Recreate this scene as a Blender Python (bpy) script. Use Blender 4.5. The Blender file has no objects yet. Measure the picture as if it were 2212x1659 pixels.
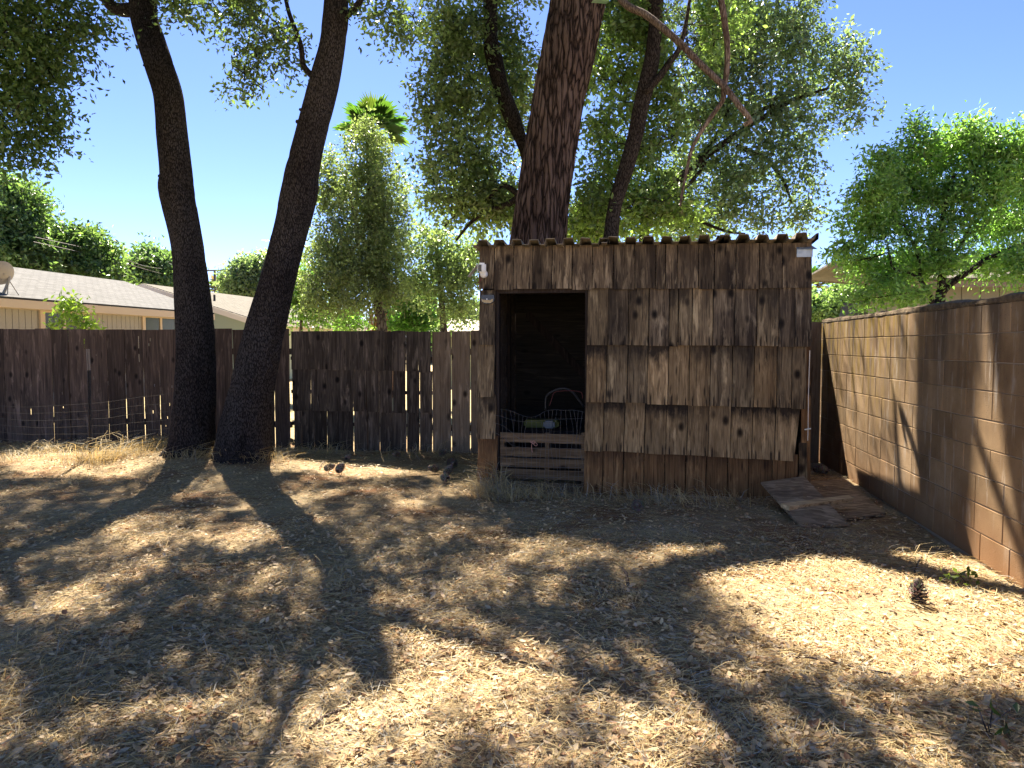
import bpy, bmesh, math, random
import numpy as np
from mathutils import Vector, Euler, noise as mnoise

S = bpy.context.scene
COL = S.collection
R = math.radians
random.seed(7)
RNG = np.random.default_rng(11)

# ------------------------------------------------------------------ camera, sky, sun, exposure
EYE, YAW, PITCH, FPX = 1.55, R(9.6), R(3.08), 1534.0
cam_d = bpy.data.cameras.new('camera'); cam = bpy.data.objects.new('camera', cam_d); COL.objects.link(cam)
cam.location = (0, 0, EYE); cam.rotation_euler = (R(90) - PITCH, 0, YAW)
cam_d.sensor_width = 36; cam_d.lens = FPX / 2212 * 36; cam_d.clip_start = .05; cam_d.clip_end = 3000
S.camera = cam

SHX, SHY = 0.296, -0.70                       # shadow drift per metre of height
sun_to = Vector((-SHX, -SHY, 1)).normalized()
W = bpy.data.worlds.new('World'); S.world = W; W.use_nodes = True
nt = W.node_tree; bg = nt.nodes['Background']
sky = nt.nodes.new('ShaderNodeTexSky'); sky.sky_type = 'NISHITA'; sky.sun_disc = False
sky.sun_elevation = math.asin(sun_to.z); sky.sun_rotation = math.atan2(sun_to.x, sun_to.y)
sky.altitude = 500; sky.air_density = .6; sky.dust_density = .1; sky.ozone_density = 3.0
hs_ = nt.nodes.new('ShaderNodeHueSaturation'); hs_.inputs['Saturation'].default_value = 1.12; nt.links.new(sky.outputs[0], hs_.inputs['Color']); tn_ = nt.nodes.new('ShaderNodeMix'); tn_.data_type = 'RGBA'; tn_.blend_type = 'MULTIPLY'; tn_.inputs[0].default_value = 1; tn_.inputs[7].default_value = (1.11, .91, .98, 1); nt.links.new(hs_.outputs[0], tn_.inputs[6]); nt.links.new(tn_.outputs[2], bg.inputs[0]); bg.inputs[1].default_value = 0.05
sl = bpy.data.lights.new('sun', 'SUN'); sl.energy = 4.1; sl.angle = R(.53); sl.color = (1, .90, .74)
so = bpy.data.objects.new('sun', sl); COL.objects.link(so)
so.rotation_euler = (-sun_to).to_track_quat('-Z', 'Y').to_euler()
S.view_settings.view_transform = 'Standard'; S.view_settings.look = 'None'
S.view_settings.exposure = 2.68; S.view_settings.gamma = 1.0
S.render.engine = 'CYCLES'; S.cycles.use_denoising = True
S.cycles.max_bounces = 7; S.cycles.diffuse_bounces = 4; S.cycles.transmission_bounces = 4

# ------------------------------------------------------------------ helpers
cy, sy_ = math.cos(YAW), math.sin(YAW)
ca, sa = math.cos(PITCH), math.sin(PITCH)
def ray(px, py):
    x = (px - 1106) / FPX; up = (829.5 - py) / FPX
    f = ca + up * sa
    return Vector((-sy_ * f + cy * x, cy * f + sy_ * x, -sa + up * ca))
def at(px, py, y=None, x=None, z=None):
    """point of the place where the sight line through a photo pixel meets a plane"""
    d = ray(px, py)
    t = y / d.y if y is not None else (x / d.x if x is not None else (z - EYE) / d.z)
    return Vector((0, 0, EYE)) + d * t
def mpp(y):                                   # metres per photo pixel at depth y
    return y / FPX
def project(x, y, z):
    f = -sy_ * x + cy * y; r = cy * x + sy_ * y; dz = z - EYE
    zc = f * ca - dz * sa; up = f * sa + dz * ca
    zc = np.where(zc < .05, .05, zc)
    return 1106 + FPX * r / zc, 829.5 - FPX * up / zc

def hash2(ix, iy, seed):
    n = (ix * 374761393 + iy * 668265263 + seed * 1442695041) & 0xffffffff
    n = ((n ^ (n >> 13)) * 1274126177) & 0xffffffff
    return ((n ^ (n >> 16)) & 0xffff) / 65535.0
def vnoise(x, y, seed=0):
    x = np.asarray(x, float); y = np.asarray(y, float)
    ix = np.floor(x).astype(np.int64); iy = np.floor(y).astype(np.int64)
    fx = x - ix; fy = y - iy; fx = fx * fx * (3 - 2 * fx); fy = fy * fy * (3 - 2 * fy)
    a = hash2(ix, iy, seed); b = hash2(ix + 1, iy, seed); c = hash2(ix, iy + 1, seed); d = hash2(ix + 1, iy + 1, seed)
    return (a * (1 - fx) + b * fx) * (1 - fy) + (c * (1 - fx) + d * fx) * fy
def fbm(x, y, seed=0, o=3):
    s = 0; a = .5
    for k in range(o):
        s = s + a * vnoise(x * 2 ** k, y * 2 ** k, seed + k); a *= .5
    return s / (1 - .5 ** o)

def tag(o, label=None, cat=None, group=None, kind=None):
    if label: o['label'] = label
    if cat: o['category'] = cat
    if group: o['group'] = group
    if kind: o['kind'] = kind
    return o
def empty(name, loc=(0, 0, 0)):
    o = bpy.data.objects.new(name, None); o.location = loc; o.empty_display_size = .1; COL.objects.link(o); return o
def put(o, parent):
    if parent is not None:
        o.parent = parent
        o.matrix_parent_inverse = parent_inv(parent)
    return o
def parent_inv(p):
    from mathutils import Matrix
    m = Matrix.LocRotScale(p.location, p.rotation_euler, p.scale)
    q = p.parent
    if q is not None:
        m = Matrix.LocRotScale(q.location, q.rotation_euler, q.scale) @ q.matrix_parent_inverse @ m if False else m
    return m.inverted()
def mesh_obj(name, verts, faces, mat, parent=None, smooth=False, loc=None):
    me = bpy.data.meshes.new(name)
    if loc is not None:
        L = Vector(loc); verts = [Vector(v) - L for v in verts]
    me.from_pydata([tuple(v) for v in verts], [], faces); me.update()
    if smooth: me.polygons.foreach_set('use_smooth', [True] * len(me.polygons))
    me.materials.append(mat)
    o = bpy.data.objects.new(name, me); COL.objects.link(o)
    if loc is not None: o.location = loc
    return put(o, parent)
def data_obj(name, me, parent=None, loc=(0, 0, 0), rot=(0, 0, 0), scale=(1, 1, 1)):
    o = bpy.data.objects.new(name, me); COL.objects.link(o)
    o.location = loc; o.rotation_euler = rot; o.scale = scale
    return put(o, parent)
def fast_mesh(name, V, polys, nper, mat, parent=None, col=None, smooth=False):
    """V (n,3) array, polys (m,nper) int array -> one mesh object"""
    me = bpy.data.meshes.new(name)
    n, m = len(V), len(polys)
    me.vertices.add(n); me.vertices.foreach_set('co', np.ascontiguousarray(V, np.float32).ravel())
    me.loops.add(m * nper); me.loops.foreach_set('vertex_index', np.ascontiguousarray(polys, np.int32).ravel())
    me.polygons.add(m); me.polygons.foreach_set('loop_start', np.arange(0, m * nper, nper, dtype=np.int32))
    me.polygons.foreach_set('loop_total', np.full(m, nper, np.int32))
    if smooth: me.polygons.foreach_set('use_smooth', np.ones(m, bool))
    if col is not None:
        a = me.color_attributes.new('Col', 'FLOAT_COLOR', 'POINT')
        c4 = np.ones((n, 4), np.float32); c4[:, :3] = col
        a.data.foreach_set('color', c4.ravel())
    me.update(); me.validate()
    me.materials.append(mat)
    o = bpy.data.objects.new(name, me); COL.objects.link(o)
    return put(o, parent)

class MB:
    def __init__(s): s.v = []; s.f = []
    def box(s, x0, x1, y0, y1, z0, z1):
        b = len(s.v)
        s.v += [(x0, y0, z0), (x1, y0, z0), (x1, y1, z0), (x0, y1, z0), (x0, y0, z1), (x1, y0, z1), (x1, y1, z1), (x0, y1, z1)]
        s.f += [tuple(b + i for i in q) for q in ((0, 3, 2, 1), (4, 5, 6, 7), (0, 1, 5, 4), (1, 2, 6, 5), (2, 3, 7, 6), (3, 0, 4, 7))]
        return s
    def hexa(s, p):                            # 8 points: bottom 4 ccw, top 4 ccw
        b = len(s.v); s.v += [tuple(q) for q in p]
        s.f += [tuple(b + i for i in q) for q in ((0, 3, 2, 1), (4, 5, 6, 7), (0, 1, 5, 4), (1, 2, 6, 5), (2, 3, 7, 6), (3, 0, 4, 7))]
        return s
    def tube(s, pts, rad, n=6, cap=True, ring=None):
        pts = [Vector(p) for p in pts]; b0 = len(s.v); m = len(pts)
        if not hasattr(rad, '__len__'): rad = [rad] * m
        up = Vector((0.3, .2, 1)).normalized(); pv = None
        for i, p in enumerate(pts):
            d = (pts[min(i + 1, m - 1)] - pts[max(i - 1, 0)]).normalized()
            if pv is None:
                a = d.cross(Vector((0, 1, 0)) if abs(d.y) < .9 else Vector((1, 0, 0))).normalized()
            else:
                a = (pv - d * pv.dot(d)).normalized()
            pv = a; c = d.cross(a)
            for k in range(n):
                t = 2 * math.pi * k / n; r = rad[i]
                if ring: r *= ring(i, k, p, t)
                s.v.append(tuple(p + (a * math.cos(t) + c * math.sin(t)) * r))
        for i in range(m - 1):
            for k in range(n):
                k2 = (k + 1) % n; q = b0 + i * n; w = q + n
                s.f.append((q + k, q + k2, w + k2, w + k))
        if cap:
            s.f.append(tuple(b0 + k for k in reversed(range(n)))); s.f.append(tuple(b0 + (m - 1) * n + k for k in range(n)))
        return s
    def build(s, name, mat, parent=None, smooth=False, loc=None):
        return mesh_obj(name, s.v, s.f, mat, parent, smooth, loc)
def catmull(P, step):
    """P: list of tuples of floats (any length); resampled at about step (first three are xyz)"""
    P = np.array(P, float); out = []
    n = len(P)
    for i in range(n - 1):
        p0 = P[max(i - 1, 0)]; p1 = P[i]; p2 = P[i + 1]; p3 = P[min(i + 2, n - 1)]
        k = max(1, int(np.linalg.norm(p2[:3] - p1[:3]) / step))
        for j in range(k):
            t = j / k
            out.append(.5 * (2 * p1 + (p2 - p0) * t + (2 * p0 - 5 * p1 + 4 * p2 - p3) * t * t + (3 * p1 - p0 - 3 * p2 + p3) * t ** 3))
    out.append(P[-1]); return np.array(out)

# ------------------------------------------------------------------ materials
def nodes(m): return m.node_tree.nodes, m.node_tree.links
def mat_new(name, color=(.5, .5, .5), rough=.8, metal=0, spec=.3):
    m = bpy.data.materials.new(name); m.use_nodes = True
    b = m.node_tree.nodes['Principled BSDF']
    b.inputs['Base Color'].default_value = (*color, 1); b.inputs['Roughness'].default_value = rough
    b.inputs['Metallic'].default_value = metal; b.inputs['Specular IOR Level'].default_value = spec
    return m
def nd(m, t, **kw):
    n = m.node_tree.nodes.new(t)
    for k, v in kw.items(): setattr(n, k, v)
    return n
def lk(m, a, b): m.node_tree.links.new(a, b)
def ramp(m, fac, stops):
    r = nd(m, 'ShaderNodeValToRGB'); e = r.color_ramp.elements
    while len(e) < len(stops): e.new(.5)
    for i, (p, c) in enumerate(stops):
        e[i].position = p; e[i].color = (*c, 1) if hasattr(c, '__len__') else (c, c, c, 1)
    lk(m, fac, r.inputs[0]); return r.outputs[0]
def coords(m, scale, kind='Object', rnd=True):
    tc = nd(m, 'ShaderNodeTexCoord'); mp = nd(m, 'ShaderNodeMapping'); mp.inputs['Scale'].default_value = scale
    src = tc.outputs[kind]
    if rnd:
        oi = nd(m, 'ShaderNodeObjectInfo'); mu = nd(m, 'ShaderNodeMath', operation='MULTIPLY'); mu.inputs[1].default_value = 37
        lk(m, oi.outputs['Random'], mu.inputs[0])
        ad = nd(m, 'ShaderNodeVectorMath', operation='ADD'); lk(m, src, ad.inputs[0]); lk(m, mu.outputs[0], ad.inputs[1]); src = ad.outputs[0]
    lk(m, src, mp.inputs[0]); return mp.outputs[0]
def noise(m, vec, scale=1, detail=4, rough=.55, dist=0):
    n = nd(m, 'ShaderNodeTexNoise'); n.inputs['Scale'].default_value = scale; n.inputs['Detail'].default_value = detail
    n.inputs['Roughness'].default_value = rough; n.inputs['Distortion'].default_value = dist
    if vec is not None: lk(m, vec, n.inputs['Vector'])
    return n.outputs['Fac']
def mixc(m, a, b, fac, mode='MIX'):
    x = nd(m, 'ShaderNodeMix', data_type='RGBA', blend_type=mode)
    for s, v in ((x.inputs[0], fac), (x.inputs[6], a), (x.inputs[7], b)):
        if hasattr(v, 'node'): lk(m, v, s)
        elif hasattr(v, '__len__'): s.default_value = (*v, 1)
        else: s.default_value = v
    return x.outputs[2]
def math_(m, op, a, b=None):
    n = nd(m, 'ShaderNodeMath', operation=op)
    for i, v in enumerate((a, b)):
        if v is None: continue
        if hasattr(v, 'node'): lk(m, v, n.inputs[i])
        else: n.inputs[i].default_value = v
    return n.outputs[0]
def bump(m, h, strength=.4, dist=.01):
    b = nd(m, 'ShaderNodeBump'); b.inputs['Strength'].default_value = strength; b.inputs['Distance'].default_value = dist
    lk(m, h, b.inputs['Height']); lk(m, b.outputs[0], m.node_tree.nodes['Principled BSDF'].inputs['Normal'])
def base(m, c): lk(m, c, m.node_tree.nodes['Principled BSDF'].inputs['Base Color'])

def wood(name, dark, mid, light, streak=.5, knots=True, mildew=0, horiz=False, tone=(.7, 1.25), nails=0):
    m = mat_new(name, rough=.85, spec=.2)
    sc = (1, 1, 1)
    def c(a, b): return coords(m, (b, a, a) if horiz else (a, a, b))
    g = noise(m, c(75, 2.2), 1, 5, .6, .6)
    col = ramp(m, g, [(.25, dark), (.5, mid), (.78, light)])
    big = noise(m, c(9, 1.3), 1, 4, .6)
    col = mixc(m, col, dark, ramp(m, big, [(.44, 0), (.62, streak)]))
    fine = noise(m, c(38, 1.1), 1, 3, .6)
    col = mixc(m, col, tuple(x * .55 for x in dark), ramp(m, fine, [(.56, 0), (.68, .75)]))
    wear = noise(m, c(14, 2.0), 1, 5, .65, .4)
    col = mixc(m, col, tuple(min(1, x * 1.5) for x in light), ramp(m, wear, [(.55, 0), (.70, .8)]))
    if knots:
        v = nd(m, 'ShaderNodeTexVoronoi'); v.inputs['Scale'].default_value = 1; v.inputs['Randomness'].default_value = .9
        lk(m, c(6.2, 4.0), v.inputs['Vector'])
        kn = ramp(m, v.outputs['Distance'], [(.09, 1), (.16, .75), (.26, 0)])
        pick = ramp(m, v.outputs['Color'], [(.48, 0), (.55, 1)])
        col = mixc(m, col, tuple(x * .25 for x in dark), math_(m, 'MULTIPLY', kn, pick))
        # rusty nail drips and termite slots: short dark vertical dashes
        v2 = nd(m, 'ShaderNodeTexVoronoi'); v2.inputs['Scale'].default_value = 1; lk(m, c(26, 3.2), v2.inputs['Vector'])
        d2 = ramp(m, v2.outputs['Distance'], [(.1, 1), (.24, 0)]); p2 = ramp(m, v2.outputs['Color'], [(.62, 0), (.66, .9)])
        col = mixc(m, col, tuple(x * .3 for x in dark), math_(m, 'MULTIPLY', d2, p2))
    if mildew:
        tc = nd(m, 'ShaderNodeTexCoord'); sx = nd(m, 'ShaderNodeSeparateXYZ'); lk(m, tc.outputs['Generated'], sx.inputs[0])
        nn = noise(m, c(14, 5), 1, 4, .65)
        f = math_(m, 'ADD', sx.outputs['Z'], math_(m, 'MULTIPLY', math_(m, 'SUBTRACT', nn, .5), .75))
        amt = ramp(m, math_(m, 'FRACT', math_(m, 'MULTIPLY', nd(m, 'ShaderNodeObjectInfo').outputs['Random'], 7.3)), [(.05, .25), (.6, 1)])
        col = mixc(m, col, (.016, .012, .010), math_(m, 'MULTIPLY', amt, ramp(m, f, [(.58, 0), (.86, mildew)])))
    if nails:
        tc = nd(m, 'ShaderNodeTexCoord'); sx = nd(m, 'ShaderNodeSeparateXYZ'); lk(m, tc.outputs['Generated'], sx.inputs[0])
        nx_ = noise(m, c(30, 6), 1, 3, .6)
        dx = math_(m, 'ABSOLUTE', math_(m, 'SUBTRACT', math_(m, 'ABSOLUTE', math_(m, 'SUBTRACT', sx.outputs['X'], .5)), .34))
        dx = math_(m, 'ADD', dx, math_(m, 'MULTIPLY', math_(m, 'SUBTRACT', nx_, .5), .08))
        dz = math_(m, 'ADD', sx.outputs['Z'], math_(m, 'MULTIPLY', math_(m, 'SUBTRACT', nx_, .5), .25))
        col = mixc(m, col, (.02, .014, .011), math_(m, 'MULTIPLY', ramp(m, dx, [(.02, .85), (.05, 0)]), ramp(m, dz, [(.10, 1), (.17, 0)])))
    oi = nd(m, 'ShaderNodeObjectInfo')
    lo, hi = tone
    col = mixc(m, col, ramp(m, oi.outputs['Random'], [(0, lo), (1, min(hi, 1))]), 1, 'MULTIPLY')
    base(m, col); bump(m, g, .5, .006)
    return m
M = {}
M['shed_top'] = wood('weathered_wood_grey', (0.037, 0.024, 0.015), (0.141, 0.097, 0.057), (0.296, 0.218, 0.130), .85, tone=(.55, 1.0), nails=1)
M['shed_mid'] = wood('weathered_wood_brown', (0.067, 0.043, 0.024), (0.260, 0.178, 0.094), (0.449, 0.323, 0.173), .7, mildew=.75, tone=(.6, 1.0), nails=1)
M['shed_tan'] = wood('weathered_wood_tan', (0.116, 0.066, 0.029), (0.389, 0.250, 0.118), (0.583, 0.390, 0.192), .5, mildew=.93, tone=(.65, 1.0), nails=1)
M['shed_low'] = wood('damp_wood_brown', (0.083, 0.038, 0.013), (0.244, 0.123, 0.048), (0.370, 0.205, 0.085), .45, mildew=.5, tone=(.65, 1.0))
M['shed_in'] = wood('inner_planks', (0.015, 0.012, 0.009), (0.033, 0.027, 0.019), (0.051, 0.042, 0.030), .3, horiz=True)  # near-black: the doorway's shade is put into the plank colour
M['shed_side'] = wood('inner_side_planks', (.06, .045, .034), (.16, .12, .09), (.25, .195, .15), .4, horiz=True)  # paler copy: light near the door is put into the plank colour
M['dark_timber'] = wood('dark_timber', (0.016, 0.010, 0.008), (0.036, 0.024, 0.018), (0.056, 0.040, 0.030), .3, knots=False)
M['fence'] = wood('fence_wood_dark', (0.044, 0.029, 0.021), (0.119, 0.079, 0.058), (0.203, 0.141, 0.105), .6, tone=(.42, 1.0))
M['fence_patch'] = wood('fence_wood_patch', (0.035, 0.025, 0.018), (0.103, 0.077, 0.056), (0.215, 0.165, 0.123), .7, tone=(.5, 1.0))
M['fence_new'] = wood('fence_wood_newer', (0.146, 0.097, 0.060), (0.257, 0.182, 0.116), (0.342, 0.253, 0.166), .15)
M['pallet'] = wood('pallet_wood', (0.075, 0.046, 0.024), (0.180, 0.116, 0.062), (0.255, 0.173, 0.096), .3, horiz=True)
M['stick'] = wood('lumber_strip', (.26, .17, .08), (.50, .35, .185), (.62, .46, .26), .15, horiz=True, tone=(.95, 1))

def bark(name, dark, mid, light, sx, sz, strength, plates=False, dist=.02):
    m = mat_new(name, rough=.95, spec=.1)
    v = nd(m, 'ShaderNodeTexVoronoi', feature='DISTANCE_TO_EDGE'); v.inputs['Scale'].default_value = 1
    c = coords(m, (sx, sx, sz), rnd=False)
    n0 = nd(m, 'ShaderNodeTexNoise'); n0.inputs['Scale'].default_value = 1.3; lk(m, c, n0.inputs['Vector'])
    ad = nd(m, 'ShaderNodeVectorMath', operation='ADD'); lk(m, c, ad.inputs[0]); lk(m, n0.outputs['Color'], ad.inputs[1])
    lk(m, ad.outputs[0], v.inputs['Vector'])
    e = ramp(m, v.outputs['Distance'], [(.0, 0), (.12, .55), (.4, 1)])
    n1 = noise(m, coords(m, (sx * 3, sx * 3, sz * 2.5), rnd=False), 1, 5, .65)
    h = math_(m, 'ADD', e, math_(m, 'MULTIPLY', n1, .6))
    col = ramp(m, h, [(.3, dark), (.85, mid), (1.3 if False else .999, light)])
    big = noise(m, coords(m, (1.4, 1.4, .8), rnd=False), 1, 4, .6)
    col = mixc(m, col, mixc(m, col, (.5, .45, .45), .9, 'MULTIPLY'), ramp(m, big, [(.42, 0), (.62, .8)]))
    base(m, col); bump(m, h, strength, dist)
    return m
M['oak_bark'] = bark('oak_bark', (.010, .009, .009), (.038, .032, .030), (.078, .067, .062), 60, 17, .9, dist=.014)
M['pine_bark'] = bark('pine_bark', (.012, .009, .008), (.085, .058, .049), (.135, .098, .084), 13, 1.7, 1.0, dist=.04)
M['black_bark'] = bark('dark_oak_bark', (.008, .007, .006), (.034, .027, .023), (.066, .054, .046), 45, 12, .8, dist=.014)  # darker bark tone for the oaks behind the fence and the ash
M['grey_bark'] = bark('grey_bark', (.04, .032, .028), (.10, .082, .070), (.17, .145, .125), 22, 5, .6, dist=.012)
M['dead_limb'] = bark('dead_limb_bark', (0.065, 0.046, 0.035), (0.150, 0.111, 0.086), (0.234, 0.182, 0.150), 40, 6, .6, dist=.008)

def leafmat(name, trans=.4, rough=.45, spec=.5, tint=(1.25, 1.35, .45)):
    m = mat_new(name, rough=rough, spec=spec); n, l = nodes(m)
    at_ = nd(m, 'ShaderNodeAttribute', attribute_name='Col'); base(m, at_.outputs['Color'])
    if trans:
        tr = nd(m, 'ShaderNodeBsdfTranslucent'); lk(m, mixc(m, at_.outputs['Color'], tint, 1, 'MULTIPLY'), tr.inputs[0])
        mx = nd(m, 'ShaderNodeMixShader'); mx.inputs[0].default_value = trans
        l.new(n['Principled BSDF'].outputs[0], mx.inputs[1]); l.new(tr.outputs[0], mx.inputs[2]); l.new(mx.outputs[0], n['Material Output'].inputs[0])
    return m
M['leaf'] = leafmat('green_leaf', .54, .32, .6, (1.45, 1.5, .72))
M['leaf_dull'] = leafmat('dull_leaf', .42, .42, .5, (1.7, 1.7, .7))
M['litter'] = leafmat('dry_leaf', .18, .6, .3, (1.1, .95, .7))
M['straw'] = leafmat('dry_straw', .25, .6, .25, (1.1, 1.0, .75))

# soil
m = M['soil'] = mat_new('red_soil', rough=.95, spec=.1)
c = coords(m, (1, 1, 1), rnd=False)
n1 = noise(m, c, 1.3, 6, .6); n2 = noise(m, c, 45, 4, .7)
col = ramp(m, n1, [(.34, (.25, .13, .066)), (.48, (.35, .25, .145)), (.70, (.44, .35, .215))])
col = mixc(m, col, ramp(m, n2, [(.3, .45), (.7, 1.0)]), 1, 'MULTIPLY')
sx = nd(m, 'ShaderNodeSeparateXYZ'); lk(m, c, sx.inputs[0])
far = ramp(m, math_(m, 'MULTIPLY', sx.outputs['Y'], .01), [(.102, 0), (.125, 1)])
col = mixc(m, col, ramp(m, n1, [(.35, (.40, .30, .18)), (.65, (.26, .23, .11))]), far)
bounce_ground = ramp(m, math_(m, 'ADD', math_(m, 'MULTIPLY', sx.outputs['Y'], .1), .5), [(.58, 1), (.64, 0)])  # unseen ground behind the camera, made pale to bounce light onto the shed
col = mixc(m, col, ramp(m, n1, [(.35, (.50, .39, .22)), (.65, (.42, .34, .20))]), bounce_ground)
base(m, col); bump(m, n2, .6, .02)

# block wall
m = M['block'] = mat_new('concrete_block', rough=.92, spec=.15)
g = nd(m, 'ShaderNodeNewGeometry'); mp = nd(m, 'ShaderNodeMapping'); lk(m, g.outputs['Position'], mp.inputs[0])
wp = mp.outputs[0]
oi = nd(m, 'ShaderNodeObjectInfo')
n1 = noise(m, wp, 2.2, 5, .6); n2 = noise(m, wp, 110, 3, .7)
col = ramp(m, n1, [(.3, (.18, .115, .062)), (.52, (.265, .178, .100)), (.72, (.34, .24, .148))])
col = mixc(m, col, ramp(m, oi.outputs['Random'], [(0, (.62, .60, .58)), (.5, (.85, .83, .8)), (1, (1, .99, .97))]), 1, 'MULTIPLY')
pore = nd(m, 'ShaderNodeTexVoronoi'); pore.inputs['Scale'].default_value = 48; lk(m, wp, pore.inputs['Vector'])
pr = ramp(m, pore.outputs['Distance'], [(.10, 1), (.2, 0)])
pp = ramp(m, pore.outputs['Color'], [(.5, 0), (.55, .8)])
col = mixc(m, col, (.05, .036, .028), math_(m, 'MULTIPLY', pr, pp))
st = nd(m, 'ShaderNodeMapping'); st.inputs['Scale'].default_value = (5, 5, .7); lk(m, wp, st.inputs[0])
drip = noise(m, st.outputs[0], 1, 4, .6)
sx = nd(m, 'ShaderNodeSeparateXYZ'); lk(m, wp, sx.inputs[0])
hi = ramp(m, math_(m, 'MULTIPLY', sx.outputs['Z'], .5), [(.3, 0), (.95, 1)])
col = mixc(m, col, (.055, .042, .034), math_(m, 'MULTIPLY', hi, ramp(m, drip, [(.42, 0), (.62, .8)])))
lich = ramp(m, noise(m, st.outputs[0], 1.7, 5, .65), [(.46, 0), (.58, .85)])
back = ramp(m, math_(m, 'MULTIPLY', sx.outputs['Y'], .1), [(.66, 0), (.76, 1)])
col = mixc(m, col, (.25, .165, .022), math_(m, 'MULTIPLY', math_(m, 'MULTIPLY', lich, back), hi))
effl = ramp(m, noise(m, st.outputs[0], 2.6, 4, .7), [(.56, 0), (.7, .65)])
col = mixc(m, col, (.36, .31, .26), effl)
low = ramp(m, math_(m, 'ADD', sx.outputs['Z'], math_(m, 'MULTIPLY', n1, .5)), [(.2, .85), (.75, 0)])
col = mixc(m, col, (.24, .125, .058), low)
base(m, col)
bump(m, math_(m, 'SUBTRACT', n2, math_(m, 'MULTIPLY', pr, pp)), .5, .006)
M['mortar'] = mat_new('mortar', (.30, .235, .17), .95)
m = M['cap'] = mat_new('crumbling_mortar_cap', rough=1)
c = coords(m, (1, 1, 1), rnd=False); n1 = noise(m, c, 18, 6, .7)
base(m, ramp(m, n1, [(.3, (.04, .03, .022)), (.5, (.12, .085, .05)), (.7, (.2, .15, .09))])); bump(m, n1, 1, .03)

def plain_noise(name, a, b, scale, rough=.8, bstr=.2, metal=0, spec=.3, stretch=(1, 1, 1)):
    m = mat_new(name, rough=rough, metal=metal, spec=spec)
    n = noise(m, coords(m, stretch, rnd=False), scale, 5, .6)
    base(m, ramp(m, n, [(.3, a), (.7, b)])); bump(m, n, bstr, .01); return m
M['roof_metal'] = plain_noise('mossy_roof_sheet', (.08, .065, .042), (.34, .29, .22), 9, .75, .4, stretch=(1, .3, 1))
M['flash'] = plain_noise('galvanised_flashing', (.24, .28, .30), (.42, .46, .48), 14, .5, .1, metal=.3)
M['white_plastic'] = mat_new('white_plastic', (.78, .76, .72), .4, spec=.5)
M['black_plastic'] = mat_new('black_plastic', (.012, .013, .016), .25, spec=.5)
M['amber'] = mat_new('amber_lens', (.42, .29, .12), .35, spec=.5)
M['wire'] = mat_new('galvanised_wire', (.17, .16, .155), .5, metal=.6)
M['old_wire'] = mat_new('dull_fence_wire', (.06, .055, .05), .6, metal=.3)
M['rusty'] = plain_noise('rusty_steel', (.02, .022, .026), (.06, .05, .045), 30, .6, .2)
M['paint_tip'] = mat_new('post_tip_paint', (.26, .21, .17), .7)
M['red_cord'] = mat_new('red_cord', (.14, .035, .03), .6)
M['pink_twine'] = mat_new('pink_twine', (.55, .27, .20), .8)
M['black_tube'] = mat_new('black_tube', (.02, .02, .022), .35, spec=.4)
M['yellow'] = mat_new('yellow_plastic', (.12, .12, .015), .5)
M['grey_jug'] = mat_new('grey_plastic', (.16, .17, .17), .5)
m = M['osb'] = mat_new('strand_board', rough=.85)
v = nd(m, 'ShaderNodeTexVoronoi'); lk(m, coords(m, (11, 34, 20)), v.inputs['Vector']); v.inputs['Scale'].default_value = 1
col = ramp(m, v.outputs['Color'], [(.1, (.12, .082, .048)), (.5, (.23, .165, .10)), (.9, (.37, .275, .175))])
base(m, mixc(m, col, (.09, .06, .042), ramp(m, noise(m, coords(m, (3, 3, 3)), 1, 4), [(.45, 0), (.7, .7)]))); bump(m, v.outputs['Distance'], .5, .006)
m = M['cone'] = mat_new('cone_scale', rough=.8)
at_ = nd(m, 'ShaderNodeAttribute', attribute_name='Col'); base(m, at_.outputs['Color'])
M['siding'] = plain_noise('tan_siding', (.26, .245, .22), (.30, .28, .255), 20, .8, .1)
M['trim'] = mat_new('peach_trim', (.48, .38, .28), .7)
M['siding_green'] = mat_new('green_siding', (.36, .44, .36), .8)
M['siding_yellow'] = mat_new('pale_green_siding', (.50, .52, .33), .8)
M['white_trim'] = mat_new('white_trim', (.74, .68, .56), .7)
M['siding_grey'] = plain_noise('grey_siding', (.24, .235, .20), (.27, .265, .225), 20, .85, .1)
M['soffit'] = mat_new('brown_soffit', (.22, .17, .13), .85)
def shingle(name, a, b):
    m = mat_new(name, rough=.9, spec=.15)
    br = nd(m, 'ShaderNodeTexBrick'); br.inputs['Scale'].default_value = 1; br.inputs['Brick Width'].default_value = .32; br.inputs['Row Height'].default_value = .14
    br.inputs['Mortar Size'].default_value = .012; br.inputs['Color1'].default_value = (*a, 1); br.inputs['Color2'].default_value = (*b, 1)
    br.inputs['Mortar'].default_value = tuple(x * .45 for x in a) + (1,)
    tc = nd(m, 'ShaderNodeTexCoord'); mp = nd(m, 'ShaderNodeMapping'); mp.inputs['Rotation'].default_value = (0, 0, R(90)); lk(m, tc.outputs['Object'], mp.inputs[0])
    lk(m, mp.outputs[0], br.inputs['Vector'])
    base(m, mixc(m, br.outputs['Color'], ramp(m, noise(m, tc.outputs['Object'], 6, 4), [(.3, .8), (.7, 1.0)]), 1, 'MULTIPLY')); bump(m, br.outputs['Fac'], -.4, .02)
    return m
M['roof_grey'] = shingle('grey_shingles', (.095, .094, .094), (.13, .128, .127))
M['roof_tan'] = shingle('tan_shingles', (.115, .105, .085), (.15, .135, .108))
M['roof_pale'] = plain_noise('pale_roof', (.32, .29, .24), (.40, .37, .31), 8, .85, .1)
m = M['glass'] = mat_new('window_glass', (.05, .06, .055), .15, spec=.35)
M['curtain'] = mat_new('curtain', (.55, .5, .42), .9)
M['brick_red'] = plain_noise('red_brick', (.22, .075, .05), (.33, .12, .085), 25, .9, .3)
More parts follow.
